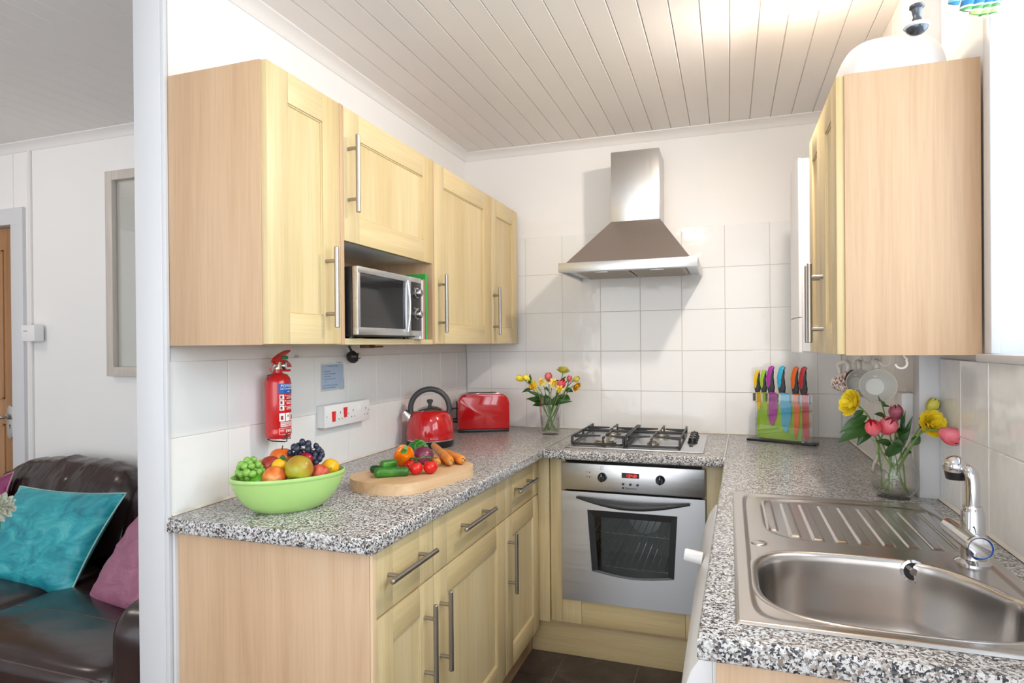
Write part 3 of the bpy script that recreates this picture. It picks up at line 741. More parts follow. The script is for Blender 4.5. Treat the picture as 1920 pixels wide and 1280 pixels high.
# gas hob
hb0, hb1, hy0, hy1 = 0.702, 1.262, -0.606, -0.088
hob = empty('gas_hob', 'stainless steel four-burner gas hob with black cast pan supports', 'hob', ((hb0+hb1)/2, (hy0+hy1)/2, W))
bm = NB(); box(bm, hb0, hb1, hy0, hy1, W+0.0005, W+0.007, 0.003)
tr = ob('hob_plate', bm, M['steel'], hob)
burn = [(P(1135, 829, z=0.922), 0.047, 'large'), (P(1150, 812.5, z=0.922), 0.036, 'medium'), (P(1225, 831, z=0.922), 0.025, 'small'), (P(1241, 815.5, z=0.922), 0.036, 'medium')]
for c, r, k in burn:
    b_ = NB(); lathe(b_, [(r+0.026, -0.0155+0.001), (r+0.020, -0.011), (r+0.006, -0.009), (r, -0.006), (r, 0.004), (r-0.004, 0.006), (r-0.006, 0.003), (0, 0.003)], (c.x, c.y, 0.922), seg=32)
    bb = ob('gas_burner', b_, M['brass'], hob, label=k+' burner')
    b_ = NB(); lathe(b_, [(r-0.007, 0.003), (r-0.007, 0.009), (r-0.011, 0.012), (0, 0.013)], (c.x, c.y, 0.922), seg=32); ob('burner_cap', b_, M['brass'], bb)
ZG = W+0.046
def grate(cL, cR_, cs):
    bm = NB(); x0, x1 = cL, cR_; y0, y1 = hy0+0.038, hy1-0.030; r = 0.0048
    ym = (y0+y1)/2
    # low outer frame and raised corner feet
    tube(bm, [(x0+0.012, y0, W+0.014), (x1-0.012, y0, W+0.014), (x1, y0+0.012, W+0.014), (x1, y1-0.012, W+0.014), (x1-0.012, y1, W+0.014), (x0+0.012, y1, W+0.014), (x0, y1-0.012, W+0.014), (x0, y0+0.012, W+0.014)], r, 8, closed=True)
    for x in (x0, x1):
        for y in (y0+0.012, ym, y1-0.012): box(bm, x-0.004, x+0.004, y-0.010, y+0.010, W+0.010, ZG, 0.002)
    sx = 1 if x1 > x0 else -1
    for y in (ym,): box(bm, x0, x1, y-0.004, y+0.004, ZG-0.010, ZG, 0.0015)
    for (c, rb) in cs:
        g = rb*0.45
        prism(bm, [(x0, c.y+0.0035, ZG), (x0, c.y+0.0035, ZG-0.015), (c.x-g, c.y+0.0035, ZG-0.006), (c.x-g, c.y+0.0035, ZG)], (0, -0.007, 0))
        prism(bm, [(x1, c.y+0.0035, ZG), (x1, c.y+0.0035, ZG-0.015), (c.x+g, c.y+0.0035, ZG-0.006), (c.x+g, c.y+0.0035, ZG)], (0, -0.007, 0))
        ye = y0 if c.y < ym else y1
        s = 1 if ye > c.y else -1
        prism(bm, [(c.x-0.0035, ye, ZG), (c.x-0.0035, ye, W+0.012), (c.x-0.0035, ye-s*0.008, W+0.012), (c.x-0.0035, ye-s*0.012, ZG-0.010), (c.x-0.0035, c.y+s*g, ZG-0.005), (c.x-0.0035, c.y+s*g, ZG)], (0.007, 0, 0))
        box(bm, c.x-0.0035, c.x+0.0035, ym, c.y-s*g, ZG-0.007, ZG, 0.001)
    for x in (x0, x1):
        box(bm, x-0.0035, x+0.0035, y0+0.004, y1-0.004, ZG-0.008, ZG, 0.0015)
    return ob('pan_support', bm, M['iron'], hob)
xm = (hb0+0.022+1.168)/2
grate(hb0+0.022, xm-0.005, [(burn[0][0], 0.047), (burn[1][0], 0.036)]); grate(xm+0.005, 1.168, [(burn[2][0], 0.025), (burn[3][0], 0.036)])
for k in range(4):
    yk = -0.375+0.062*k; bm = NB(); lathe(bm, [(0.021, 0), (0.021, 0.005), (0.0175, 0.008), (0.016, 0.020), (0.0135, 0.023), (0, 0.023)], (1.208, yk, W+0.007), seg=24)
    box(bm, 1.2055, 1.2105, yk-0.014, yk+0.014, W+0.025, W+0.034, 0.0018); ob('gas_knob', bm, M['black'], hob)
bm = NB(); cyl(bm, (1.208, -0.475, W+0.006), (1.208, -0.475, W+0.012), 0.008, bev=0.001); ob('ignition_button', bm, M['black'], hob)

# extractor hood
hx0_, hx1_, hyf = 0.640, 1.238, -0.45
hd = empty('extractor_hood', 'stainless steel chimney extractor hood mounted on the white tiles above the hob', 'extractor hood', ((hx0_+hx1_)/2, -0.2, 1.662))
bm = NB(); zb, zt = 1.662, 1.703
ring = [(hx0_, hyf), (hx1_, hyf), (hx1_, -0.001), (hx0_, -0.001)]
box(bm, hx0_, hx1_, hyf, hyf+0.010, zb, zt, 0.0015); box(bm, hx0_, hx0_+0.010, hyf+0.009, -0.001, zb, zt, 0.001); box(bm, hx1_-0.010, hx1_, hyf+0.009, -0.001, zb, zt, 0.001)
box(bm, hx0_+0.009, hx1_-0.009, hyf+0.009, -0.001, zt-0.004, zt-0.0005)
rim = ob('hood_rim', bm, M['steel'], hd)
c0, c1 = 0.838, 1.062; cyf = -0.222; zc = 1.914
bm = NB(); lo = [(hx0_+0.034, hyf+0.004, zt-0.001), (hx1_-0.030, hyf+0.004, zt-0.001), (hx1_-0.030, -0.001, zt-0.001), (hx0_+0.034, -0.001, zt-0.001)]
hi = [(c0, cyf, zc), (c1, cyf, zc), (c1, -0.001, zc), (c0, -0.001, zc)]
a = [bm.verts.new(p) for p in lo]; b = [bm.verts.new(p) for p in hi]
for k in range(4): bm.faces.new([a[k], a[(k+1) % 4], b[(k+1) % 4], b[k]])
bm.faces.new(b); bm.faces.new(a); ob('canopy', bm, steel('canopy_steel', (0.52, 0.47, 0.44), 0.36, 'X', 0.05), hd, smooth=False)
bm = NB(); box(bm, c0+0.001, c1-0.001, cyf+0.001, -0.001, zc-0.002, 2.240, 0.0015); ob('chimney', bm, M['steel_v'], hd)
bm = NB()
for k in range(5):
    x = P(1218.5+9.4*k, 492.5, y=hyf).x; z = P(1218.5+9.4*k, 492.3, y=hyf).z
    b2 = NB(); lathe(b2, [(0.0052, -0.001), (0.0052, 0.003), (0.004, 0.0045), (0, 0.0045)], (x, hyf, z), axis=(0, -1, 0), seg=16); ob('button', b2, M['chrome'], rim)
bm.free()
xmid = (hx0_+hx1_)/2
for a_, b_ in ((hx0_+0.055, xmid-0.004), (xmid+0.004, hx1_-0.055)):
    bm = NB(); box(bm, a_, b_, hyf+0.085, -0.03, zb+0.006, zb+0.012, 0.002)
    for k in range(14): y = hyf+0.105+k*0.0215; box(bm, a_+0.018, b_-0.018, y, y+0.007, zb+0.0045, zb+0.0065)
    f_ = ob('grease_filter', bm, M['filter'], hd)
    bm = NB(); cxx = (a_+b_)/2; box(bm, cxx-0.03, cxx+0.03, hyf+0.090, hyf+0.098, zb+0.002, zb+0.007, 0.001); ob('latch', bm, M['steel'], f_)
bm = NB(); box(bm, hx0_+0.011, hx1_-0.011, hyf+0.011, -0.005, zb+0.014, zb+0.020); 
ob('underside_panel', bm, M['steel'], hd)
bm = NB(); box(bm, hx0_+0.011, hx1_-0.011, hyf+0.011, hyf+0.075, zb+0.004, zb+0.010, 0.002)
ob('front_strip', bm, M['steel'], hd)
for x in (hx0_+0.15, hx1_-0.15):
    bm = NB(); box(bm, x-0.035, x+0.035, hyf+0.028, hyf+0.058, zb+0.0025, zb+0.0045, 0.001); ob('hood_lamp', bm, M['creampl'], hd)

# right wall cupboard
RX = 1.607; RY0 = -1.478; RY1 = -0.937; RZ0 = 1.308; RZ1 = 1.983
u = empty('wall_cupboard', 'two-door beech wall cupboard on the right wall with mugs hanging below it', 'cupboard', (RX+0.018, RY1, 0), R(-90))
wd = RY1-RY0
carcass(u, wd-0.0, RZ0, RZ1, XW-RX-0.022)
bm = NB(); box(bm, wd, wd+0.0015, 0.0, XR-RX-0.022, RZ0, RZ1); box(bm, wd-0.016, wd, XW-RX-0.03, XR-RX-0.022, RZ0, RZ1); ob('end_panel', bm, M['beech'], u, world=False)
hw = wd/2
d1 = front(u, 'cupboard_door', 0.002, RZ0+0.002, hw-0.003, RZ1-RZ0-0.004); bar_handle(d1, hw-0.030, 1.450, 0.222)
d2 = front(u, 'cupboard_door', hw+0.001, RZ0+0.002, hw-0.003, RZ1-RZ0-0.004); bar_handle(d2, hw+0.030, 1.450, 0.222)

# boiler in the corner
bl = empty('boiler', 'white wall-mounted boiler in the corner behind the right wall cupboard', 'boiler', (1.72, -0.55, 1.305))
bm = NB(); box(bm, 1.606, XW-0.002, -0.702, -0.395, 1.306, 2.000, 0.006); ob('casing', bm, M['whitepl'], bl)
bm = NB(); prism(bm, [(1.607, -0.704, 1.305), (1.607, -0.394, 1.305), (1.597, -0.394, 1.305), (1.590, -0.50, 1.305), (1.590, -0.62, 1.305), (1.597, -0.704, 1.305)], (0, 0, 0.124)); bmesh.ops.recalc_face_normals(bm, faces=bm.faces)
ob('lower_flap', bm, M['whitepl'], bl)
bm = NB(); prism(bm, [(1.607, -0.704, 1.432), (1.607, -0.394, 1.432), (1.597, -0.394, 1.432), (1.590, -0.50, 1.432), (1.590, -0.62, 1.432), (1.597, -0.704, 1.432)], (0, 0, 0.568)); ob('front_cover', bm, M['whitepl'], bl)

# sink: pressed steel top with bowl and drainer
SX0, SX1, SY0, SY1 = 1.366, 1.856, -2.148, -1.243
sk = empty('sink', 'stainless steel inset sink with single bowl and ridged drainer', 'sink', ((SX0+SX1)/2, (SY0+SY1)/2, W))
def superell(cx, cy, a, b, n, k, N, rot=0):
    t = 2*PI*k/N; c, s = math.cos(t), math.sin(t)
    x = a*math.copysign(abs(c)**(2/n), c); y = b*math.copysign(abs(s)**(2/n), s)
    return (cx+x, cy+y)
NS = 96
bx, by, ba, bb_ = 1.610, -1.928, 0.202, 0.172
dx, dy_, da, db = 1.625, -1.478, 0.205, 0.196
def bowl_outline(s, d=0):
    out = []
    for k in range(NS):
        x, y = superell(bx, by, ba*s-d, bb_*s-d, 3.2, k, NS)
        # far edge bows toward the tap corner: cut it away on the right
        t = max(0, (x-1.66)/0.15)
        if y > by: y -= 0.085*t*t*min(1, (y-by)/0.1)
        out.append((x, y))
    return out
bm = NB()
zt = W+0.0045
def rectring(x0, x1, y0, y1, r):
    """NS points round a rounded rectangle, matched in angle to superell order"""
    out = []; cx, cy = (x0+x1)/2, (y0+y1)/2; a, b = (x1-x0)/2, (y1-y0)/2
    for k in range(NS):
        x, y = superell(cx, cy, a, b, 16 if r else 60, k, NS); out.append((x, y))
    return out
# rim ring + plate cut for bowl and drainer: built as height field
NX_, NY_ = 270, 220
xs_ = [SX0+(SX1-SX0)*i/NX_ for i in range(NX_+1)]; ys_ = [SY0+(SY1-SY0)*j/NY_ for j in range(NY_+1)]
def inside_super(x, y, cx, cy, a, b, n): return (abs((x-cx)/a)**n+abs((y-cy)/b)**n)**(1/n)
def sinkz(x, y):
    # outer corner rounding is handled by dropping the rim edge
    e = min(x-SX0, SX1-x, y-SY0, SY1-y)
    z = zt
    if e < 0.006: z = W+0.0008+(zt-W-0.0008)*math.sin(PI/2*e/0.006)
    # inner lip: raised bead 18 mm in
    q = inside_super(x, y, (SX0+SX1)/2, (SY0+SY1)/2, (SX1-SX0)/2-0.024, (SY1-SY0)/2-0.018, 14)
    z -= 0.003*max(0, min(1, (1.0-q)*26)) if q < 1 else 0
    # drainer dish
    g = inside_super(x, y, 1.640, -1.480, 0.196, 0.182, 5)
    if g < 1.06:
        t = max(0, min(1, (1.06-g)/0.07)); t = t*t*(3-2*t); z -= 0.004*t
        # pressed flutes
        k = (x-1.452)/0.0455; ki = round(k)
        y1_ = -1.322; y0_ = -1.655+0.05*max(0, 1-ki/2.0)**2 if ki < 2 else -1.655
        if 0 <= ki <= 8 and y0_ < y < y1_:
            d = abs(x-1.452-ki*0.0455); ed = min(1, (y-y0_)/0.008, (y1_-y)/0.02)
            t = max(0, min(1, (0.0125-d)/0.004)); t = t*t*(3-2*t); z += 0.0034*t*ed
    return z
vv = {}
def bowlq(x, y):
    yy = y
    t = max(0, (x-1.66)/0.15)
    if y > by: yy = y+0.085*t*t*min(1, (y-by+0.085*t*t)/0.1)
    return inside_super(x, yy, bx, by, ba, bb_, 3.2)
for i, x in enumerate(xs_):
    for j, y in enumerate(ys_):
        vv[i, j] = bm.verts.new((x, y, sinkz(x, y)))
for i in range(NX_):
    for j in range(NY_):
        q = [vv[i, j], vv[i+1, j], vv[i+1, j+1], vv[i, j+1]]
        if all(bowlq(v.co.x, v.co.y) < 1.045 for v in q): continue
        bm.faces.new(q)
bmesh.ops.delete(bm, geom=[v for v in bm.verts if not v.link_faces], context='VERTS')
# bridge ragged hole to the bowl rim
hole_v = [v for v in bm.verts if v.is_boundary and bowlq(v.co.x, v.co.y) < 1.2]
for v in hole_v:
    # snap on the rim curve
    x, y = v.co.x, v.co.y
    for _ in range(12):
        q = bowlq(x, y)
        x = bx+(x-bx)*(1+(1.045-q)*0.8); y = by+(y-by)*(1+(1.045-q)*0.8)
    v.co.x, v.co.y = x, y; v.co.z = zt-0.0045
ob('sink_top', bm, M['sink'], sk, angle=50)
bm = NB(); prof = [(1.085, -0.0034), (1.078, -0.0022), (1.060, -0.0020), (1.035, -0.0026), (1.012, -0.0050), (1.0, -0.0095), (0.99, -0.02), (0.975, -0.06), (0.955, -0.11), (0.92, -0.140), (0.86, -0.156), (0.76, -0.162), (0.5, -0.165), (0.12, -0.168)]
rings = []
for s, z in prof:
    rings.append([bm.verts.new((x, y, zt+z)) for x, y in bowl_outline(s)])
for a, b in zip(rings, rings[1:]):
    for k in range(NS): bm.faces.new((a[k], a[(k+1) % NS], b[(k+1) % NS], b[k]))
bm.faces.new(rings[-1]); ob('sink_bowl', bm, M['sink'], sk, angle=60)
bm = NB(); lathe(bm, [(0.040, 0.0), (0.040, 0.003), (0.032, 0.004), (0.028, 0.001), (0, 0.001)], (bx+0.02, by, zt-0.167)); ob('waste', bm, M['chrome'], sk)
oc = PD(1712, 1071, 1.5)
# overflow grating on the far wall of the bowl
yb_ = max(y for x, y in bowl_outline(0.985) if abs(x-1.70) < 0.02)
c = P(1712, 1071, y=yb_-0.002)
bm = NB(); lathe(bm, [(0.022, -0.004), (0.022, 0.002), (0.017, 0.003), (0.016, 0.001)], c, axis=(0, -1, 0.12), seg=28); of = ob('overflow', bm, M['chrome'], sk)
bm = NB(); lathe(bm, [(0.016, 0.0012), (0, 0.0012)], c, axis=(0, -1, 0.12), seg=28); o2 = ob('overflow_slots', bm, M['dark'], of)
bm = NB(); prism(bm, [(c.x+0.004+a-0.5*0, c.y-0.0035, c.z+b) for a, b in ((-0.018, 0.009), (-0.012, 0.013), (0.012, -0.009), (0.006, -0.013))], (0, 0.0015, 0)); cyl(bm, c+Vector((0, -0.004, 0)), c+Vector((0, -0.001, 0)), 0.007); ob('overflow_bar', bm, M['chrome'], of)
c = P(1423, 1015, z=zt); bm = NB(); lathe(bm, [(0.0165, -0.003), (0.0165, 0.0004), (0.015, 0.0012), (0, 0.0015)], (c.x, c.y, zt-0.002), seg=28); ob('tap_hole_cap', bm, M['sink'], sk)

# mixer tap
tp = empty('mixer_tap', 'chrome mixer tap at the back corner of the sink with a round spout end', 'tap', (1.805, -1.725, W))
tc = Vector((1.805, -1.728, zt-0.0034))
bm = NB(); lathe(bm, [(0.031, 0), (0.031, 0.003), (0.027, 0.007), (0.0225, 0.010), (0.0215, 0.055), (0.0195, 0.098), (0.0175, 0.106), (0.0165, 0.108), (0.0165, 0.112), (0, 0.112)], tc); bd = ob('tap_body', bm, M['chrome'], tp)
sd = Vector((-0.5, 0.5, 0)); 
top = P(1797, 876, n=(0.3266, -0.945, 0), p=(1.795, -1.70, 1.0))
pts = smoothpath([tc+Vector((0, 0, 0.108)), tc+Vector((0, 0, 0.150)), tc+Vector((-0.003, 0.003, 0.175)), Vector((top.x+0.006, top.y-0.006, top.z-0.004)), Vector((top.x-0.010, top.y+0.006, top.z+0.006))], 8)
bm = NB(); tube(bm, pts, [0.0125]*len(pts), 20); sphere(bm, top+Vector((-0.004, 0.002, 0.002)), 0.0225, 28, 20, (1, 1, 0.93)); ob('spout', bm, M['chrome'], bd)
bm = NB(); t2 = top+Vector((-0.004, 0.002, -0.012)); lathe(bm, [(0, -0.012), (0.0165, -0.012), (0.0175, -0.009), (0.0195, 0.003), (0, 0.003)], t2); ob('nozzle', bm, M['black'], bd, label='black spray nozzle')
# the cross barrel with its two end levers
e1 = P(1838, 1028, n=(0.3266, -0.945, 0), p=(1.825, -1.80, 0.95)); e0 = P(1780, 985, n=(0.3266, -0.945, 0), p=(1.78, -1.66, 0.95))
dr_ = (e1-e0).normalized()
bm = NB(); cyl(bm, e0, e1-dr_*0.004, 0.0165, 0.0185, seg=28, bev=0.002); ob('valve_barrel', bm, M['chrome'], bd)
bm = NB(); lathe(bm, [(0.0215, -0.008), (0.0225, 0.0), (0.0205, 0.003), (0.0185, 0.0005), (0.008, 0.0015), (0, 0.0015)], e1, axis=dr_, seg=32); ob('lever', bm, M['chrome'], bd)
bm = NB(); lathe(bm, [(0.0192, 0.0028), (0.0180, 0.0012)], e1, axis=dr_, seg=32); ob('blue_ring', bm, M['blue'], bd)

# mug hooks and mugs below the right cupboard
HX = 1.752
hooks = [(1695, 1.35), (1664, 1.2), (1648, 1.15), (1629, 1.1), (1612, 1.05)]
hook_pos = []
HL = ['large white screw hook nearest the camera with nothing on it', 'white screw hook with nothing on it, second from the front', 'white screw hook holding the front white mug', 'white screw hook holding the middle mug', 'white screw hook holding the patterned mug']
for k, (px, s) in enumerate(hooks):
    y = CAM.y+1.744*(1693-1378)/(px-1378)
    y = max(-1.44, min(-0.97, y)); hook_pos.append(y)
for k, y in enumerate(hook_pos):
    x = P(hooks[k][0], 664, y=y).x
    bm = NB(); pts = [(x, y, RZ0)]; r = 0.0125
    pts += [(x, y, RZ0-0.004), (x+0.006, y, RZ0-0.010)]
    cx_, cz_ = x-0.006, RZ0-0.020
    for j in range(11): a = R(35-j*20.5); pts.append((cx_+r*math.cos(a), y, cz_+r*math.sin(a)))
    tube(bm, pts, 0.0022 if k else 0.0028, 10); ob('cup_hook', bm, M['creampl'], label=HL[k], cat='hook', group='white hooks under the right wall cupboard', origin=(x, y, RZ0))
def mug(name, label, c, axis, r, h, pat=False):
    """c = centre of the mouth, axis = direction the mouth faces"""
    ax = Vector(axis).normalized(); up = (Vector((0, 0, 1))-ax*ax.z).normalized()
    o_ = empty(name, label, 'mug', c, group='mugs hanging under the right wall cupboard')
    bm = NB(); c = Vector(c)
    prof = [(0, -h), (r*0.50, -h), (r*0.56, -h+0.004), (r*0.66, -h*0.75), (r*0.86, -h*0.35), (r*0.985, -0.003), (r*0.965, 0.0012), (r*0.925, -0.001), (r*0.905, -0.004), (r*0.80, -h*0.35), (r*0.60, -h*0.74), (r*0.52, -h+0.010), (r*0.49, -h+0.0075), (r*0.485, -h+0.0075), (0, -h+0.0075)]
    lathe(bm, prof, c, seg=40, axis=ax)
    m = M['mugpat'] if pat else M['china']
    ob('mug_body', bm, m, o_, angle=60)
    bm = NB(); b0 = c-ax*h*0.25+up*r*0.86; b1 = c-ax*h*0.72+up*r*0.62
    pts = smoothpath([b0, b0+up*0.020+ax*0.003, b0+up*0.032-ax*0.008, b1+up*0.034-ax*0.004, b1+up*0.016, b1-up*0.002], 6)
    tube(bm, pts, 0.0050, 10, flat=1.5); ob('mug_handle', bm, M['china'], o_)
    return o_
M['china'] = plain('cream_china', (0.72, 0.71, 0.67), 0.18)
def mugpat():
    m, nt, b = newmat('patterned_china'); setc(b, (0.7, 0.68, 0.64), 0.2)
    n = noi(nt, coords(nt, (1, 1, 1)), 130, 2, 0.5, 0.5)
    nt.links.new(ramp(nt, n, [(0.0, (0.75, 0.72, 0.69)), (0.52, (0.35, 0.14, 0.13)), (0.60, (0.20, 0.11, 0.10))], 'CONSTANT'), b.inputs['Base Color']); return m
M['mugpat'] = mugpat()
y = hook_pos[2]-0.02; c = P(1647, 723, y=y-0.03); mug('mug', 'white mug hanging in front with its wide mouth toward the camera', c, (-0.06, -1, 0.10), px2m(32.5, c), 0.075)
y = hook_pos[3]; c = P(1615, 718, y=y-0.03); mug('mug', 'cream mug hanging between the front mug and the patterned one', c, (0.08, -1, 0.10), px2m(27, c), 0.07)
c = P(1601, 716, y=-0.965); mug('mug', 'white mug with a dark speckled flower pattern, furthest back on the hooks', c, (0.62, -0.80, 0.1), px2m(24, c), 0.072, True)

# white boxed fitting on the boarded wall
bm = NB(); box(bm, 1.828, XW-0.0005, -1.090, -1.030, 1.075, 1.192, 0.004); ob('socket_box', bm, M['whitepl'], label='plain white box fitted on the boarded wall behind the tulips', cat='box', origin=(1.845, -1.06, 1.13))

# knife stand: clear panels, green card, black base, six knives
kp = Vector((1.573, -0.205, W)); ka = math.atan2(-0.10, 0.262); kd = Vector((math.cos(ka), math.sin(ka), 0)); kn = Vector((math.sin(ka), -math.cos(ka), 0))
if kn.y > 0: kn = -kn
def K(u, v, off=0.0): return P(u, v, n=kn, p=kp+kn*off)
def kc8(x, y): return (1390+x/7.53, 680+y/7.53)
st_ = empty('knife_stand', 'clear acrylic knife stand with a lime green insert on a black base', 'knife stand', kp)
bm = NB(); pts = [kp+kd*a+kn*b for a, b in rrect(0.288, 0.070, 0.012)]; prism(bm, pts, (0, 0, 0.009), bev=0.002); ob('stand_base', bm, M['black'], st_)
def kplate(name, pts8, off, th, mat, label=None):
    bm = NB(); prism(bm, [K(*kc8(*q), off) for q in pts8], kn*th); return ob(name, bm, mat, st_, smooth=False, label=label)
kplate('insert_card', [(228, 560), (858, 612), (858, 1110), (228, 1040)], -0.007, 0.001, plain('lime_card', (0.32, 0.56, 0.0), 0.4), 'lime green insert')
kplate('clear_panel', [(200, 535), (1000, 580), (1000, 1135), (205, 1040)], -0.012, 0.003, M['acrylic'])
kplate('clear_panel', [(196, 425), (1004, 462), (1004, 1135), (200, 1040)], 0.010, 0.003, M['acrylic'])
for x0, x1, ya_, yb_2 in ((183, 205, 420, 530), (975, 992, 462, 582), (362, 372, 430, 540), (520, 528, 440, 550), (700, 708, 448, 560), (820, 830, 455, 570)):
    bm = NB(); prism(bm, [K(*kc8(*q), -0.009) for q in ((x0, ya_), (x1, ya_), (x1, yb_2), (x0, yb_2))], kn*0.019); ob('divider', bm, plain('smoked_acrylic', (0.12, 0.12, 0.13), 0.15), st_, smooth=False)
for q in ((245, 1045), (868, 1125)):
    bm = NB(); a = K(*kc8(*q), 0.016); cyl(bm, a-kn*0.004, a+kn*0.002, 0.0035, seg=14); ob('screw', bm, M['chrome'], st_)
bm = textbm('knife', 0.008, K(*kc8(258, 925), -0.0055), kd, (0, 0, 1)) if False else None
def knife(label, colr, handle, grip, blade, collar):
    o_ = empty('kitchen_knife', label, 'knife', K(*kc8(*handle[len(handle)//2]), 0), group=None)
    mc = plain('knife_'+label.split()[0], colr, 0.3)
    bm = NB(); prism(bm, [K(*kc8(*q), -0.0016) for q in blade], kn*0.0022); ob('blade', bm, mc, o_, smooth=False)
    bm = NB(); prism(bm, [K(*kc8(*q), -0.008) for q in handle], kn*0.016, bev=0.0035); h_ = ob('knife_handle', bm, M['darkgrey'], o_)
    bm = NB(); prism(bm, [K(*kc8(*q), -0.0088) for q in grip], kn*0.0180, bev=0.003); ob('coloured_grip', bm, mc, h_)
    bm = NB(); prism(bm, [K(*kc8(*q), -0.006) for q in collar], kn*0.012, bev=0.002); ob('collar', bm, mc, o_)
def hnd(x0, x1, y0, y1, col):
    """handle outline sampled from a generic curved grip fitted in the box; x to the right, y down"""
    w_ = x1-x0; h_ = y1-y0
    H = [(0.62, 0.0), (0.90, 0.06), (0.86, 0.15), (0.72, 0.22), (0.80, 0.40), (0.92, 0.60), (0.86, 0.80), (0.95, 1.0), (0.20, 1.0), (0.12, 0.85), (0.02, 0.65), (0.0, 0.45), (0.10, 0.25), (0.32, 0.06)]
    G = [(0.64, -0.006), (0.96, 0.05), (0.90, 0.13), (0.66, 0.20), (0.50, 0.36), (0.56, 0.58), (0.44, 0.76), (0.28, 0.83), (0.12, 0.78), (-0.02, 0.62), (-0.03, 0.44), (0.08, 0.23), (0.32, 0.04)]
    f = lambda L: [(x0+a*w_, y0+b*h_) for a, b in L]
    return f(H), f(G)
def collar(x0, x1, y, t=16): return [(x0, y+4), ((x0+x1)/2, y-6), (x1, y+2), (x1, y+t), ((x0+x1)/2, y+t-8), (x0, y+t+2)]
H, G = hnd(195, 275, 97, 415, 0); knife('yellow paring knife, smallest and leftmost in the knife stand', (0.85, 0.55, 0.0), H, G, [(220, 412), (275, 412), (275, 560), (268, 630), (252, 683), (232, 630), (218, 540)], collar(212, 280, 408))
H, G = hnd(283, 365, 100, 417, 0); knife('lime green knife, second from the left in the knife stand', (0.36, 0.58, 0.02), H, G, [(302, 415), (362, 415), (372, 600), (366, 760), (348, 808), (330, 740), (305, 560)], collar(295, 368, 410))
H, G = hnd(372, 478, 40, 415, 0); knife('purple knife with a broad blade in the knife stand', (0.42, 0.035, 0.36), H, G, [(392, 425), (470, 412), (520, 440), (520, 600), (500, 760), (470, 850), (440, 892), (405, 850), (386, 800), (386, 560)], collar(385, 482, 412))
H, G = hnd(522, 632, 42, 420, 0); knife('turquoise blue knife with the widest blade in the knife stand', (0.03, 0.42, 0.66), H, G, [(556, 432), (640, 420), (702, 450), (704, 620), (700, 780), (680, 900), (648, 990), (600, 950), (572, 860), (556, 640)], collar(550, 645, 422))
H, G = hnd(716, 822, 50, 440, 0); knife('orange carving knife with a long pointed blade in the knife stand', (0.90, 0.16, 0.0), H, G, [(742, 440), (826, 440), (828, 700), (815, 900), (795, 1010), (770, 1082), (748, 960), (738, 760)], collar(732, 830, 432))
H, G = hnd(828, 940, 52, 445, 0); knife('red bread knife with a blunt blade, rightmost in the knife stand', (0.60, 0.02, 0.03), H, G, [(860, 450), (945, 445), (955, 700), (955, 1085), (935, 1102), (900, 1085), (872, 1030), (860, 760)], collar(850, 950, 435))

# ceiling light: white fitting with a warm lamp, then two added fill points
lc = Vector((1.576, -1.133, 2.335))
lt = empty('ceiling_spotlight', 'white glowing ceiling spotlight at the top edge of the view', 'light', (lc.x, lc.y, CE))
bm = NB(); cyl(bm, (lc.x, lc.y, CE), (lc.x, lc.y, CE-0.014), 0.045, bev=0.003, seg=32); ob('ceiling_plate', bm, M['whitepl'], lt)
bm = NB(); lathe(bm, [(0.012, 0.038), (0.030, 0.034), (0.034, 0.02), (0.036, -0.006), (0.033, -0.008), (0.031, 0.0)], lc, seg=32); ob('lamp_shade', bm, M['whitepl'], lt)
bm = NB(); lathe(bm, [(0, -0.010), (0.018, -0.009), (0.031, -0.002), (0.031, 0.004), (0, 0.004)], lc, seg=32); ob('lamp', bm, M['lamp'], lt)
def pt(name, loc, e, r=0.03, c=(1.0, 0.80, 0.60)):
    l = bpy.data.lights.new(name, 'POINT'); l.energy = e; l.color = c; l.shadow_soft_size = r
    o = bpy.data.objects.new(name, l); col.objects.link(o); o.location = loc
pt('spotlight_and_fill', (lc.x, lc.y, lc.z-0.06), 3.5)
sl = bpy.data.lights.new('spotlight_beam', 'SPOT'); sl.energy = 27; sl.color = (1.0, 0.91, 0.82); sl.spot_size = R(150); sl.spot_blend = 0.8; sl.shadow_soft_size = 0.04
slo = bpy.data.objects.new('spotlight_beam', sl); col.objects.link(slo); slo.location = (lc.x, lc.y, lc.z-0.03); slo.rotation_euler = Vector((-0.75, 0.30, -0.75)).to_track_quat('-Z', 'Y').to_euler()
pt('spotlight_and_fill', (1.1, -2.3, 2.26), 4.0, 0.05, (1.0, 0.9, 0.8))  # added fill light above the view, not part of the ceiling fitting
pt('living_fill', (-1.9, -2.0, 2.2), 5.0, 0.06, (1.0, 0.92, 0.85))  # unseen fill point added to brighten the living room, no lamp there

# white tub on the right wall cupboard
bm = NB(); N_ = 64; tz = RZ1
cxt, cyt = 1.752, -1.265
def tubring(a, b, z, n=3.4): return [bm.verts.new((*superell(cxt, cyt, a, b, n, k, N_), z)) for k in range(N_)]
rg = [tubring(0.128, 0.178, tz), tubring(0.133, 0.183, tz+0.004), tubring(0.133, 0.183, tz+0.010), tubring(0.126, 0.175, tz+0.012)]
for k in range(1, 13):
    t = k/12; s = 0.45+0.55*math.cos(t*PI/2)**0.8 if t < 1 else 0.45
    rg.append(tubring(0.124*s, 0.172*s, tz+0.012+0.112*math.sin(t*PI/2)))
for s in (0.30, 0.1): rg.append(tubring(0.124*s, 0.172*s, tz+0.1255))
for a, b in zip(rg, rg[1:]):
    for k in range(N_): bm.faces.new((a[k], a[(k+1) % N_], b[(k+1) % N_], b[k]))
bm.faces.new(rg[-1]); ob('storage_tub', bm, M['whitepl'], label='large white rounded tub lying on top of the right wall cupboard', cat='tub', origin=(cxt, cyt, tz), angle=60)

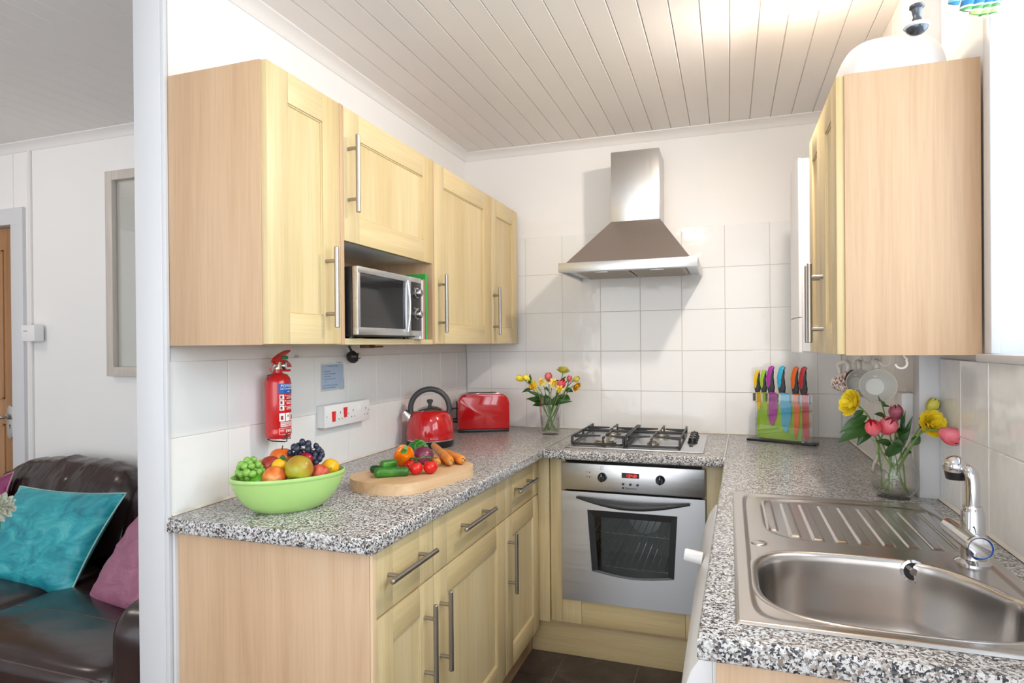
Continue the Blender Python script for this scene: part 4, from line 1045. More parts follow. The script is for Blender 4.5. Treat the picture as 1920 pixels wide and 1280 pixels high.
# light pull
pc = P(1719, 44, y=-2.02)
lp = empty('light_pull', 'dark turned light pull with a white ring hanging on a cord from the ceiling', 'light pull', (pc.x, pc.y, pc.z))
s = px2m(1.0, pc)
bm = NB(); cyl(bm, pc+Vector((0, 0, 34*s)), (pc.x, pc.y, CE), 0.0012, seg=8); ob('pull_cord', bm, M['whitepl'], lp)
bm = NB(); lathe(bm, [(0, 37*s), (7*s, 36.5*s), (12.5*s, 33*s), (12.5*s, 29*s), (9*s, 26*s), (7.5*s, 20*s), (7*s, 12*s), (9*s, 4*s), (12*s, -1*s), (0, -1*s)], pc); ob('turned_handle', bm, M['pull'] if 'pull' in M else plain('gunmetal_paint', (0.10, 0.11, 0.13), 0.22, 0.4), lp)
bm = NB(); lathe(bm, [(0, 2*s), (12*s, 1*s), (20*s, -2*s), (22.5*s, -6*s), (20*s, -9*s), (0, -9*s)], pc); ob('ring', bm, M['whitepl'], lp, label='white ring')
bm = NB(); lathe(bm, [(0, -8*s), (18*s, -8*s), (17*s, -13*s), (12*s, -18*s), (5*s, -21*s), (0, -21.5*s)], pc); ob('end_knob', bm, plain('gunmetal_paint', (0.10, 0.11, 0.13), 0.18, 0.5), lp)

# gathered patterned fabric at the head of the window
def stripes():
    m, nt, b = newmat('striped_scallop_fabric'); setc(b, (0.8, 0.8, 0.8), 0.8)
    tc = nd(nt, 'ShaderNodeTexCoord'); sp = nd(nt, 'ShaderNodeSeparateXYZ'); nt.links.new(tc.outputs['Object'], sp.inputs[0])
    n = noi(nt, tc.outputs['Object'], 60, 1); ad = nd(nt, 'ShaderNodeMath', operation='MULTIPLY_ADD'); nt.links.new(n, ad.inputs[0]); ad.inputs[1].default_value = 0.006; nt.links.new(sp.outputs[2], ad.inputs[2])
    mr = nd(nt, 'ShaderNodeMapRange'); mr.inputs['From Min'].default_value = 0.0; mr.inputs['From Max'].default_value = 0.075; nt.links.new(ad.outputs[0], mr.inputs[0])
    Wt = (0.85, 0.83, 0.80)
    nt.links.new(ramp(nt, mr.outputs[0], [(0.0, Wt), (0.08, (0.10, 0.30, 0.10)), (0.13, (0.50, 0.70, 0.25)), (0.22, Wt), (0.27, (0.12, 0.38, 0.14)), (0.36, Wt), (0.42, (0.05, 0.25, 0.50)), (0.58, (0.25, 0.58, 0.66)), (0.66, Wt), (0.80, (0.80, 0.70, 0.65)), (0.84, Wt)], 'CONSTANT'), b.inputs['Base Color']); return m
M['fabric'] = stripes()
bm = NB(); bx0 = P(1822, 26, y=-1.62)
for (px, py, w8) in ((1787, 8, 10), (1809.5, 20, 10.5), (1827, 27, 10), (1843.5, 31, 8.5), (1858, 30, 8)):
    c = P(px, py, y=-1.62); r = px2m(w8, c); tilt = Vector((0.30, 0.10, 1)).normalized(); u_, v_ = frame_from(tilt); rows_ = []
    for q in [k*0.012 for k in range(14)]:
        row = []
        for k in range(18):
            a = 2*PI*k/18; dd = u_*math.cos(a)+v_*math.sin(a); row.append(bm.verts.new(c+tilt*q+dd*r*(0.9+0.1*min(1, q/0.012))-Vector((0, 0, 0.007*(1 if dd.y < 0 else -0.6)*abs(dd.y)))))
        rows_.append(row)
    for a, b in zip(rows_, rows_[1:]):
        for k in range(18): bm.faces.new((a[k], a[(k+1) % 18], b[(k+1) % 18], b[k]))
    bm.faces.new(rows_[0])
ob('roman_blind', bm, M['fabric'], label='gathered blue and green striped fabric blind at the top of the window', cat='blind', origin=(bx0.x, -1.62, bx0.z-0.012), angle=70)

# microwave in its niche
MX = 0.346; my0 = -1.600; my1 = P(790, 575, x=MX).y; mz0 = P(668, 627, x=MX).z; mz1 = P(668, 497, x=MX).z
ns = ZB+0.018
mw = empty('microwave', 'black and steel microwave with two round dials in the open wall niche', 'microwave', (0.2, (my0+my1)/2, ns))
bm = NB(); box(bm, 0.03, MX-0.022, my0+0.004, my1-0.003, mz0-0.004, mz1, 0.004); ob('casing', bm, M['black'], mw)
yd = P(768, 575, x=MX).y
wy0 = P(669, 560, x=MX).y; wy1 = P(762, 560, x=MX).y; wz1 = P(669, 500, x=MX).z; wz1 = mz1-0.019; wz0 = mz0+0.022
bm = NB()
def xplate(bm, x0, x1, y0, y1, z0, z1, hole, bev=0.0015):
    hy0_, hy1_, hz0_, hz1_ = hole
    box(bm, x0, x1, y0, y1, z0, hz0_, bev); box(bm, x0, x1, y0, y1, hz1_, z1, bev); box(bm, x0, x1, y0, hy0_, hz0_-0.001, hz1_+0.001, bev); box(bm, x0, x1, hy1_, y1, hz0_-0.001, hz1_+0.001, bev)
xplate(bm, MX-0.020, MX, my0+0.001, yd-0.001, mz0, mz1, (my0+0.014, yd-0.022, wz0, wz1)); md = ob('microwave_door', bm, M['steel'], mw)
bm = NB(); box(bm, MX-0.018, MX-0.004, my0+0.010, yd-0.018, wz0-0.003, wz1+0.003); ob('door_window', bm, plain('dark_glass', (0.012, 0.012, 0.013), 0.05), md)
bm = NB(); pts = []
zm = (mz0+mz1)/2
for k in range(15):
    t = -1+2*k/14; pts.append((MX+0.002+0.006*(1-t*t), yd-0.0175+0.007*(1-t*t), zm+t*(mz1-mz0)*0.43))
tube(bm, pts, 0.0022, 10, flat=1.3); ob('door_handle', bm, M['chrome'], md)
bm = NB(); box(bm, MX-0.021, MX-0.0005, yd+0.001, my1, mz0, mz1, 0.0015); cpn = ob('control_panel', bm, M['steel'], mw)
bm = NB(); box(bm, MX-0.006, MX+0.0008, yd+0.011, my1-0.003, mz0+0.018, mz1-0.016, 0.001); ob('dial_plate', bm, M['black'], cpn)
for px, py in ((781, 549), (781, 589)):
    c = P(px, py, x=MX+0.004); cy_ = (yd+0.011+my1-0.003)/2+0.001
    bm = NB(); lathe(bm, [(0.0175, 0), (0.0175, 0.003), (0.0135, 0.005), (0.0125, 0.019), (0.010, 0.021), (0, 0.021)], (MX+0.0005, cy_, c.z), axis=(1, 0, 0), seg=28); ob('dial', bm, M['chrome'], cpn)
bm = NB(); 
for zz in (mz1-0.04, (mz0+mz1)/2-0.008, mz0+0.06):
    for q in (-0.012, -0.004, 0.006, 0.013): box(bm, MX+0.0006, MX+0.0012, cy_+q-0.0015, cy_+q+0.0015, zz-0.0015+abs(q)*0.3, zz+0.001+abs(q)*0.3)
ob('dial_markings', bm, M['white'], cpn, smooth=False)
bm = NB()
for x in (0.07, 0.30):
    for y in (my0+0.03, my1-0.03): b2 = NB(); cyl(b2, (x, y, ns), (x, y, mz0-0.003), 0.010, seg=12); ob('rubber_foot', b2, M['black'], mw)
bm.free()
# books beside the microwave
yb0 = my1+0.004; yb = yb0
BK = [('thin white cookbook standing next to the microwave', (0.78, 0.78, 0.76), 0.018, 0.205, 0.334), ('white paperback with faint pink spine beside the white cookbook', (0.80, 0.70, 0.69), 0.013, 0.208, 0.336), ('slim pink book between the white and green ones', (0.62, 0.24, 0.26), 0.009, 0.212, 0.337), ('green hardback against the niche side, rightmost book', (0.035, 0.36, 0.05), 0.018, 0.232, 0.339)]
tot = sum(b[2] for b in BK); f_ = min(1.0, (-1.029-0.019-yb0)/tot)
for lb, c_, th_, hh, xx in BK:
    th_ *= f_; bk = empty('book', lb, 'book', (0.2, yb+th_/2, ns), group='cookbooks in the microwave niche')
    mc = plain('book_cover', c_, 0.4)
    bm = NB(); box(bm, 0.12, xx, yb+0.0003, yb+0.0018, ns, ns+hh, 0.0004, seg=1); box(bm, 0.12, xx, yb+th_-0.0018, yb+th_-0.0003, ns, ns+hh, 0.0004, seg=1); box(bm, xx-0.0018, xx, yb+0.0003, yb+th_-0.0003, ns, ns+hh, 0.0006, seg=1); ob('cover', bm, mc, bk)
    bm = NB(); box(bm, 0.125, xx-0.0025, yb+0.0019, yb+th_-0.0019, ns+0.003, ns+hh-0.003); ob('pages', bm, M['white'], bk, smooth=False)
    yb += th_

# fire extinguisher in its wire bracket on the left tiles
ex = P(521.5, 760, x=0.055); ex = Vector((0.055, ex.y, 0)); er = 0.0385
zb_ = P(521, 821, x=0.055).z; zt_ = P(521, 700, x=0.055).z
fe = empty('fire_extinguisher', 'small red powder fire extinguisher hung on the white tiles', 'fire extinguisher', (0.055, ex.y, zb_))
bm = NB(); H_ = zt_-zb_
lathe(bm, [(0, 0), (er*0.80, 0.0), (er*0.93, 0.004), (er, 0.014), (er, 0.028), (er*0.985, 0.029), (er*0.985, 0.031), (er, 0.032), (er, H_-0.030), (er*0.93, H_-0.014), (er*0.72, H_-0.003), (er*0.45, H_), (0.014, H_+0.002), (0.014, H_+0.012), (0, H_+0.012)], (0.055, ex.y, zb_), seg=40)
cyb = ob('cylinder', bm, M['redpaint'], fe, angle=50)
zv = zb_+H_+0.012
bm = NB(); cyl(bm, (0.055, ex.y, zv), (0.055, ex.y, zv+0.024), 0.011, bev=0.001); cyl(bm, (0.055, ex.y-0.02, zv+0.013), (0.055, ex.y+0.022, zv+0.013), 0.008, bev=0.001)
ob('valve', bm, M['brass'], fe)
bm = NB(); lathe(bm, [(0.0125, -0.006), (0.0125, 0.003), (0.011, 0.004), (0, 0.004)], (0.062, ex.y+0.024, zv+0.012), axis=(0.75, 0.35, 0), seg=24); gg = ob('pressure_gauge', bm, M['chrome'], fe)
bm = NB(); lathe(bm, [(0.0095, 0.0042), (0, 0.0045)], (0.062, ex.y+0.024, zv+0.012), axis=(0.75, 0.35, 0), seg=24); ob('gauge_dial', bm, M['white'], gg)
Y = ex.y
bm = NB(); prism(bm, [(0.047, Y-0.022, zv+0.022), (0.047, Y-0.018, zv+0.034), (0.047, Y+0.010, zv+0.048), (0.047, Y+0.035, zv+0.058), (0.047, Y+0.052, zv+0.060), (0.047, Y+0.050, zv+0.054), (0.047, Y+0.025, zv+0.044), (0.047, Y+0.004, zv+0.028), (0.047, Y+0.0, zv+0.020)], (0.016, 0, 0), bev=0.002); ob('squeeze_lever', bm, M['redpaint'], fe)
bm = NB(); prism(bm, [(0.046, Y-0.014, zv+0.024), (0.046, Y+0.010, zv+0.030), (0.046, Y+0.034, zv+0.028), (0.046, Y+0.052, zv+0.014), (0.046, Y+0.056, zv+0.006), (0.046, Y+0.050, zv+0.006), (0.046, Y+0.034, zv+0.018), (0.046, Y+0.008, zv+0.018), (0.046, Y-0.014, zv+0.014)], (0.018, 0, 0), bev=0.002); ob('carrying_handle', bm, M['redpaint'], fe)
bm = NB(); box(bm, 0.058, 0.072, Y+0.010, Y+0.030, zv+0.030, zv+0.042, 0.004); ob('safety_tag', bm, M['green'], fe, label='green safety tag')
bm = NB(); a0 = Vector((0.058, Y-0.016, zv+0.006)); tube(bm, [a0+Vector((0.004*math.sin(k), 0.016*math.cos(2*PI*k/20), 0.019*math.sin(2*PI*k/20))) for k in range(20)], 0.0013, 6, closed=True); ob('pin_ring', bm, M['redpaint'], fe)
bm = NB(); tube(bm, smoothpath([(0.055, Y+0.012, zv-0.002), (0.060, Y+0.030, zv-0.004), (0.064, Y+0.046, zv-0.004)], 5), 0.0035, 8); ob('nozzle', bm, M['redpaint'], fe)
bm = NB(); wz_ = zb_
tube(bm, [(0.050, Y-0.040, zt_-0.020), (0.050, Y-0.040, zt_-0.004), (0.060, Y-0.030, zt_-0.001)], 0.0018, 6)
tube(bm, [(0.046, Y-0.038, wz_+0.002), (0.060, Y-0.036, wz_-0.004), (0.088, Y-0.014, wz_-0.008), (0.094, Y-0.010, wz_-0.007), (0.094, Y-0.010, wz_+0.016), (0.094, Y+0.004, wz_+0.019), (0.070, Y+0.034, wz_+0.016), (0.070, Y+0.036, wz_-0.006), (0.050, Y+0.030, wz_-0.008), (0.030, Y+0.020, wz_-0.004)], 0.0017, 6)
ob('wire_bracket', bm, M['black'], fe)
def wrapx(z0, dr=0.0006, a0=0.0):
    def f(x, y, z):
        a = a0+x/er; return Vector((0.055+(er+dr+z)*math.cos(a), Y+(er+dr+z)*math.sin(a), z0+y))
    return f
def wrappatch(bm, a0, a1, z0, z1, dr=0.0004, mat=0, n=14):
    r = er+dr; A = [a0+(a1-a0)*k/n for k in range(n+1)]
    lo = [bm.verts.new((0.055+r*math.cos(a), Y+r*math.sin(a), z0)) for a in A]; hi = [bm.verts.new((0.055+r*math.cos(a), Y+r*math.sin(a), z1)) for a in A]
    for k in range(n): f = bm.faces.new((lo[k], lo[k+1], hi[k+1], hi[k])); f.material_index = mat
zl = zb_+H_*0.70
bm = NB(); wrappatch(bm, -0.85, 0.85, zl, zl+0.030); lbz = ob('label', bm, M['blue'], cyb, label='blue and white printed label')
bm = NB(); textbm('POWDER', 0.0125, None, (1, 0, 0), (0, 0, 1), align='CENTER', bm=bm, wrap=wrapx(zl+0.0185)); textbm('FIRE EXTINGUISHER', 0.0062, None, (1, 0, 0), (0, 0, 1), align='CENTER', bm=bm, wrap=wrapx(zl+0.0115)); textbm('ABC', 0.006, None, (1, 0, 0), (0, 0, 1), align='CENTER', bm=bm, wrap=wrapx(zl+0.003))
ob('label_lettering', bm, M['white'], lbz, smooth=False)
bm = NB()
for k in range(3):
    z = zl-0.018-0.0165*k; wrappatch(bm, -0.78, -0.42, z, z+0.0145, n=4)
    for q in range(3): wrappatch(bm, -0.22, 0.62-0.15*(q % 2), z+0.002+0.0042*q, z+0.0034+0.0042*q, n=6)
    wrappatch(bm, -0.34, -0.27, z+0.010, z+0.0135, n=2)
zA_ = zl-0.018-0.0165*3-0.016
for k, a in enumerate((-0.80, -0.30, 0.20)): wrappatch(bm, a, a+0.42, zA_, zA_+0.024, n=4)
for q in range(5): wrappatch(bm, -0.72, 0.60, zA_-0.004-0.0032*q, zA_-0.0025-0.0032*q, n=8)
zF = zA_-0.040
for (a, b, c, d) in ((-0.82, 0.60, zF, zF+0.0008), (-0.82, 0.60, zF+0.0182, zF+0.019), (-0.82, -0.80, zF, zF+0.019), (0.58, 0.60, zF, zF+0.019)): wrappatch(bm, a, b, c, d, n=8)
textbm('FIRE', 0.013, None, (1, 0, 0), (0, 0, 1), align='CENTER', bm=bm, wrap=wrapx(zF+0.0055))
ob('printed_panel', bm, M['white'], cyb, smooth=False)
bm = NB()
for k in range(3): z = zl-0.018-0.0165*k; wrappatch(bm, -0.72, -0.56, z+0.003, z+0.0115, dr=0.0007, n=3)
textbm('A', 0.012, None, (1, 0, 0), (0, 0, 1), align='CENTER', bm=bm, wrap=wrapx(zA_+0.011, 0.0008, -0.09))
for a in (-0.70, 0.30): wrappatch(bm, a, a+0.2, zA_+0.004, zA_+0.017, dr=0.0007, n=3)
ob('printed_pictograms', bm, plain('dark_red_print', (0.28, 0.02, 0.03), 0.5), cyb, smooth=False)

# cooker switch and double socket plates on a surface box
def LWp(px, py, x): return P(px, py, x=x)
sy0 = P(594, 783, x=0.034).y+0.001; sy1 = P(692, 770, x=0.034).y; sz0 = P(640, 797, x=0.034).z; sz1 = P(640, 756, x=0.034).z
sy0 = P(609, 783, x=0.036).y
so = empty('cooker_switch_socket', 'white cooker control unit with two red rocker switches and socket outlets', 'wall socket', (0.0, (sy0+sy1)/2, (sz0+sz1)/2))
bm = NB(); box(bm, 0.0002, 0.028, sy0+0.001, sy1-0.001, sz0+0.001, sz1-0.001, 0.002); ob('back_box', bm, M['whitepl'], so)
bm = NB(); box(bm, 0.028, 0.037, sy0, sy1, sz0, sz1, 0.003); ob('face_plate', bm, M['whitepl'], so)
fp = bpy.data.objects['face_plate']; L_ = sy1-sy0; zc_ = (sz0+sz1)/2
def fy(t): return sy0+L_*t
for t, dz in ((0.17, -0.002), (0.42, 0.006)):
    bm = NB(); prism(bm, [(0.036, fy(t)-0.010, zc_+dz+0.018), (0.036, fy(t)+0.010, zc_+dz+0.018), (0.036, fy(t)+0.007, zc_+dz-0.018), (0.036, fy(t)-0.007, zc_+dz-0.018)], (0.006, 0, 0), bev=0.0015); ob('rocker_switch', bm, M['redsw'], fp, label='red rocker switch')
bm = NB()
for t in (0.32, 0.60, 0.90):
    box(bm, 0.0365, 0.0374, fy(t)-0.0015, fy(t)+0.0015, zc_+0.004, zc_+0.012)
    for q in (-0.0095, 0.0095): box(bm, 0.0365, 0.0374, fy(t)+q-0.0025, fy(t)+q+0.0025, zc_-0.016, zc_-0.013)
ob('socket_slots', bm, M['dark'], fp, smooth=False)
bm = NB()
for t in (0.035, 0.49, 0.965): cyl(bm, (0.0365, fy(t), zc_), (0.0378, fy(t), zc_), 0.0023, seg=10)
ob('plate_screws', bm, M['brass'], fp)
bm = NB(); box(bm, 0.0365, 0.040, fy(0.76)-0.010, fy(0.76)+0.010, zc_+0.002, zc_+0.024, 0.0015); ob('white_switch', bm, M['whitepl'], fp)

# notice taped to the tiles
ny0 = P(603, 705, x=0.001).y; ny1 = P(643.5, 705, x=0.001).y; nz0 = P(623, 729, x=0.001).z; nz1 = P(623, 682.5, x=0.001).z
bm = NB(); box(bm, 0.0003, 0.0010, ny0, ny1, nz0, nz1); nt_ = ob('paper_notice', bm, M['paper'], smooth=False, label='pale blue printed notice in a clear sleeve taped to the tiles', cat='notice', origin=(0.0005, (ny0+ny1)/2, nz0))
bm = NB(); nw = ny1-ny0; nh = nz1-nz0
for s_, sz_, tx, tz_, al in (('IN THE EVENT OF A FIRE', nh*0.062, 0.5, 0.90, 'CENTER'), ('1   Raise the alarm', nh*0.062, 0.08, 0.70, 'LEFT'), ('2   Leave the house immediately', nh*0.062, 0.08, 0.60, 'LEFT'), ('3   Call the brigade', nh*0.062, 0.08, 0.50, 'LEFT'), ('4   If safe try to put the fire out with', nh*0.056, 0.08, 0.40, 'LEFT'), ('      this', nh*0.06, 0.08, 0.30, 'LEFT'), ('DO NOT ATTEMPT TO FIGHT THE FIRE IF', nh*0.055, 0.04, 0.14, 'LEFT'), ('DO NOT STOP FOR BELONGINGS', nh*0.055, 0.04, 0.05, 'LEFT')):
    textbm(s_, sz_, (0.00105, ny0+nw*tx, nz0+nh*tz_), (0, 1, 0), (0, 0, 1), align=al, bm=bm, depth=0.0001)
ob('printed_lines', bm, M['print'], nt_, smooth=False)
bm = NB(); box(bm, 0.0002, 0.0004, ny0-0.006, ny1+0.008, nz0-0.006, nz1+0.007); ob('clear_sleeve', bm, M['acrylic'], nt_, smooth=False)

# plug hanging, nail hook, small pipe clip below the wall cupboards
pg = P(661, 666, x=0.03)
pl = empty('electric_plug', 'black electrical plug hanging under the microwave niche', 'plug', pg)
bm = NB(); lathe(bm, [(0, -0.024), (0.013, -0.023), (0.022, -0.014), (0.025, 0.0), (0.022, 0.010), (0.012, 0.018), (0.007, 0.022), (0, 0.022)], pg+Vector((0, 0, -0.004)), axis=(0.25, -0.35, 1), seg=20, sx=0.75); ob('plug_body', bm, M['black'], pl)
bm = NB(); tube(bm, smoothpath([pg+Vector((0.002, -0.008, 0.014)), pg+Vector((0, -0.014, 0.024)), pg+Vector((-0.004, -0.018, 0.036))], 4), 0.0045, 8); ob('plug_cord', bm, M['black'], pl)
for dy2, dz2 in ((0.010, 0.006), (0.004, -0.006), (0.014, -0.010)):
    bm = NB(); a = pg+Vector((0.012, dy2, dz2)); box(bm, a.x, a.x+0.016, a.y-0.003, a.y+0.003, a.z-0.003, a.z+0.003, 0.0006); ob('plug_pin', bm, M['brass'], pl)
a = P(556, 668, x=0.0)
bm = NB(); cyl(bm, (-0.003, a.y-0.006, a.z), (0.016, a.y-0.006, a.z), 0.002, seg=8); cyl(bm, (0.016, a.y-0.006, a.z), (0.018, a.y-0.006, a.z), 0.004, seg=10); tube(bm, [(0.002, a.y-0.006, a.z+0.006), (0.004, a.y+0.006, a.z), (0.014, a.y+0.008, a.z)], 0.0014, 6)
ob('wall_screw', bm, M['steel'], label='small steel screw hook in the wall above the fire extinguisher', cat='hook', origin=(0, a.y, a.z))
a = P(700, 653, x=0.10); bm = NB(); box(bm, 0.06, 0.10, a.y-0.03, a.y+0.015, 1.333, 1.3445, 0.002); cyl(bm, (0.11, a.y-0.01, 1.338), (0.11, a.y+0.05, 1.338), 0.0035, seg=10)
ob('cupboard_bracket', bm, plain('rusty_brown_metal', (0.16, 0.09, 0.05), 0.5, 0.5), label='small brown metal bracket on the underside of the wall cupboards', cat='bracket', origin=(0.09, a.y, 1.338))

# kettle
kc_ = Vector((0.132, -0.715, W)); kdv = Vector((-0.89, -0.456, 0)).normalized()
ke = empty('kettle', 'red dome kettle with a dark grey hoop handle on the left worktop', 'kettle', kc_)
kr = 0.104
bm = NB(); lathe(bm, [(0, 0.0), (kr*0.94, 0.0), (kr*0.965, 0.004), (kr*0.99, 0.028), (kr*0.96, 0.030), (0, 0.030)], kc_, seg=48); ob('kettle_base', bm, M['black'], ke)
bm = NB(); pf = [(kr*0.985, 0.030), (kr*1.0, 0.036), (kr*0.998, 0.055)]
for k in range(1, 15): t = k/14; pf.append((kr*(0.54+0.458*math.cos(t*PI/2)**0.9), 0.055+0.099*math.sin(t*PI/2)**1.12))
lathe(bm, pf+[(0, 0.153)], kc_, seg=56); kb_ = ob('kettle_body', bm, M['red'], ke, angle=60)
bm = NB(); lathe(bm, [(kr*0.993, 0.0285), (kr*1.004, 0.030), (kr*1.004, 0.0325), (kr*0.99, 0.034)], kc_, seg=48); ob('chrome_band', bm, M['chrome'], kb_)
bm = NB(); lathe(bm, [(kr*0.56, 0.150), (kr*0.575, 0.154), (kr*0.50, 0.161), (kr*0.30, 0.170), (kr*0.12, 0.174), (0, 0.174)], kc_, seg=40); ld = ob('kettle_lid', bm, M['chrome'], ke)
bm = NB(); lathe(bm, [(0.007, 0.172), (0.008, 0.182), (0.013, 0.190), (0.014, 0.197), (0.009, 0.201), (0, 0.201)], kc_, seg=24); ob('lid_knob', bm, M['darkgrey'], ld)
hc = kc_+Vector((0, 0, 0.162)); hr = 0.083
def hp(a): return hc+kdv*(hr*math.cos(a))+Vector((0, 0, hr*math.sin(a)))
bm = NB(); tube(bm, [hp(R(-14+208*k/36)) for k in range(37)], 0.0118, 16); ob('kettle_handle', bm, M['darkgrey'], ke)
bm = NB()
for a, b in ((-14, 0.60), (194, -0.60)):
    p = hp(R(a)); q = kc_+kdv*(kr*b)+Vector((0, 0, 0.138)); cyl(bm, p+(p-q)*0.05, q, 0.005, seg=12)
ob('handle_bracket', bm, M['chrome'], ke)
sp0 = kc_+kdv*(kr*0.66)+Vector((0, 0, 0.106)); sp1 = kc_+kdv*(kr*1.06)+Vector((0, 0, 0.152)); sx_ = Vector((-kdv.y, kdv.x, 0))
bm = NB(); ri = []
for t, wv, hv in ((0, 0.026, 0.026), (0.5, 0.021, 0.020), (1.0, 0.017, 0.013)):
    c = sp0.lerp(sp1, t); up = Vector((0, 0, 1)).lerp(-kdv, 0.6).normalized()
    ri.append([bm.verts.new(c+sx_*(wv*math.cos(2*PI*k/16))+up*(hv*math.sin(2*PI*k/16))) for k in range(16)])
for a, b in zip(ri, ri[1:]):
    for k in range(16): bm.faces.new((a[k], a[(k+1) % 16], b[(k+1) % 16], b[k]))
bm.faces.new(ri[0]); ob('kettle_spout', bm, M['chrome'], ke, angle=60)
la = math.atan2(CAM.y-kc_.y, CAM.x-kc_.x)-0.02
def kw(x, y, z):
    a = la+x/kr; return Vector((kc_.x+(kr+0.0008)*math.cos(a), kc_.y+(kr+0.0008)*math.sin(a), kc_.z+0.040+y))
bm = textbm('Breville', 0.0115, None, (1, 0, 0), (0, 0, 1), align='LEFT', wrap=lambda x, y, z: kw(x+0.002, y, z)); ob('maker_lettering', bm, M['white'], kb_, smooth=False)

# toaster
tz0 = W; tcx, tcy, tr_ = 0.203, -0.262, R(27)
to = empty('toaster', 'shiny red toaster in the corner of the worktop behind the kettle', 'toaster', (tcx, tcy, tz0), tr_)
tw, thh, td = 0.262, 0.178, 0.150
bm = NB()
out = [(-tw/2, 0.012), (tw/2, 0.012)]
for k in range(9): a = R(90*k/8); out.append((tw/2-0.052+0.045*math.cos(a)+0.004, thh-0.045+0.045*math.sin(a)+0.012))
for k in range(9): a = R(90+90*k/8); out.append((-tw/2+0.052+0.045*math.cos(a)-0.004, thh-0.045+0.045*math.sin(a)+0.012))
prism(bm, [(a, 0, b) for a, b in out], (0, td, 0), bev=0.010); ob('toaster_body', bm, M['red'], to, world=False, angle=50)
bm = NB(); box(bm, -tw/2+0.004, tw/2-0.004, 0.006, td-0.006, 0.0, 0.014, 0.003); ob('toaster_base', bm, M['black'], to, world=False)
bm = NB(); box(bm, -tw/2+0.045, tw/2-0.045, 0.032, td-0.032, thh+0.006, thh+0.0135, 0.002); tt = ob('top_plate', bm, M['chrome'], to, world=False)
for y in (0.045, 0.085):
    bm = NB(); box(bm, -tw/2+0.06, tw/2-0.06, y, y+0.022, thh+0.0125, thh+0.0140); ob('bread_slot', bm, M['dark'], tt, world=False)
bm = NB(); cyl(bm, (-tw/2-0.002, 0.075, 0.115), (-tw/2-0.020, 0.075, 0.115), 0.004, seg=10); box(bm, -tw/2-0.026, -tw/2-0.018, 0.060, 0.090, 0.108, 0.120, 0.003); ob('lever', bm, M['black'], to, world=False)
bm = NB(); cyl(bm, (-tw/2+0.002, 0.07, 0.055), (-tw/2-0.020, 0.07, 0.055), 0.012, seg=18, bev=0.002); ob('browning_knob', bm, M['black'], to, world=False)
bm = NB(); box(bm, -tw/2-0.002, -tw/2+0.004, 0.070, 0.080, 0.06, 0.150); ob('lever_slot', bm, M['dark'], to, world=False)

# ============================================================ FRUIT BOWL
bc = Vector((0.243, -1.777, W)); bang = R(52); ca, sa = math.cos(bang), math.sin(bang)
def bowlpt(s, k, N, z, a=0.150, b=0.098):
    t = 2*PI*k/N; x = a*s*math.cos(t); y = b*s*math.sin(t)
    return Vector((bc.x+x*ca-y*sa, bc.y+x*sa+y*ca, bc.z+z))
bm = NB(); N_ = 72
prof = [(0.0, 0.004), (0.44, 0.004), (0.45, 0.0), (0.52, 0.0), (0.60, 0.006), (0.74, 0.022), (0.86, 0.044), (0.935, 0.066), (0.97, 0.083), (0.975, 0.086), (1.0, 0.088), (1.005, 0.092), (0.995, 0.0965), (0.97, 0.097), (0.955, 0.094), (0.94, 0.083), (0.90, 0.062), (0.82, 0.040), (0.68, 0.020), (0.5, 0.010), (0, 0.009)]
rg = []
for s, z in prof: rg.append([bm.verts.new(bowlpt(0, 0, 1, z))] if s == 0 else [bm.verts.new(bowlpt(s, k, N_, z)) for k in range(N_)])
for a, b in zip(rg, rg[1:]):
    for k in range(N_):
        k2 = (k+1) % N_
        if len(a) == 1: bm.faces.new((a[0], b[k], b[k2]))
        elif len(b) == 1: bm.faces.new((a[k], b[0], a[k2]))
        else: bm.faces.new((a[k], b[k], b[k2], a[k2]))
ob('fruit_bowl', bm, plain('lime_bowl_glaze', (0.40, 0.63, 0.20), 0.22), label='oval lime green fruit bowl on the left worktop', cat='bowl', origin=bc, angle=60)

def fruit(name, label, cat, px, py, D, rad, mat, sc=(1, 1, 1), rot=(0, 0, 0), dimple=None, stem=None, nz=0.05, extra=None, group='fruit in the green bowl'):
    c = PD(px, py, D); r = rad*D/FPX
    from mathutils import Euler
    Mx = Euler(rot).to_matrix(); o_ = empty(name, label, cat, c, group=group)
    bm = NB(); sphere(bm, c, r, 32, 22, sc, Mx, nz=nz, nsc=9)
    if dimple:
        dv = Vector(dimple).normalized(); 
        for v in bm.verts:
            q = (v.co-c); a = q.normalized().angle(dv)
            if a < 0.7: v.co -= dv*r*0.28*(0.5+0.5*math.cos(a/0.7*PI))
    ob('flesh', bm, mat, o_, angle=80)
    if stem:
        sv = Vector(stem).normalized(); p = c+sv*r*0.72
        bm = NB(); tube(bm, [p, p+sv*r*0.2, p+sv*r*0.35+Vector((0.001, 0, 0.001))], [r*0.07, r*0.05, r*0.06], 8); ob('stalk', bm, M['bark'], o_)
    return o_, c, r
M['bark'] = plain('dry_stalk', (0.10, 0.06, 0.03), 0.8)
mango = mottled('mango_skin', [(0.25, (0.34, 0.06, 0.015)), (0.42, (0.38, 0.20, 0.02)), (0.60, (0.40, 0.37, 0.02)), (0.80, (0.28, 0.34, 0.03))], 9, 0.3, 3)
nect = mottled('nectarine_skin', [(0.30, (0.40, 0.02, 0.012)), (0.50, (0.72, 0.18, 0.03)), (0.70, (0.82, 0.42, 0.12))], 16, 0.3, 3)
peach = mottled('dark_peach_skin', [(0.35, (0.22, 0.01, 0.015)), (0.60, (0.42, 0.05, 0.02)), (0.85, (0.70, 0.22, 0.04))], 14, 0.35, 3)
apple = mottled('apple_skin', [(0.30, (0.55, 0.03, 0.01)), (0.52, (0.76, 0.16, 0.01)), (0.75, (0.86, 0.42, 0.03))], 12, 0.25, 3)
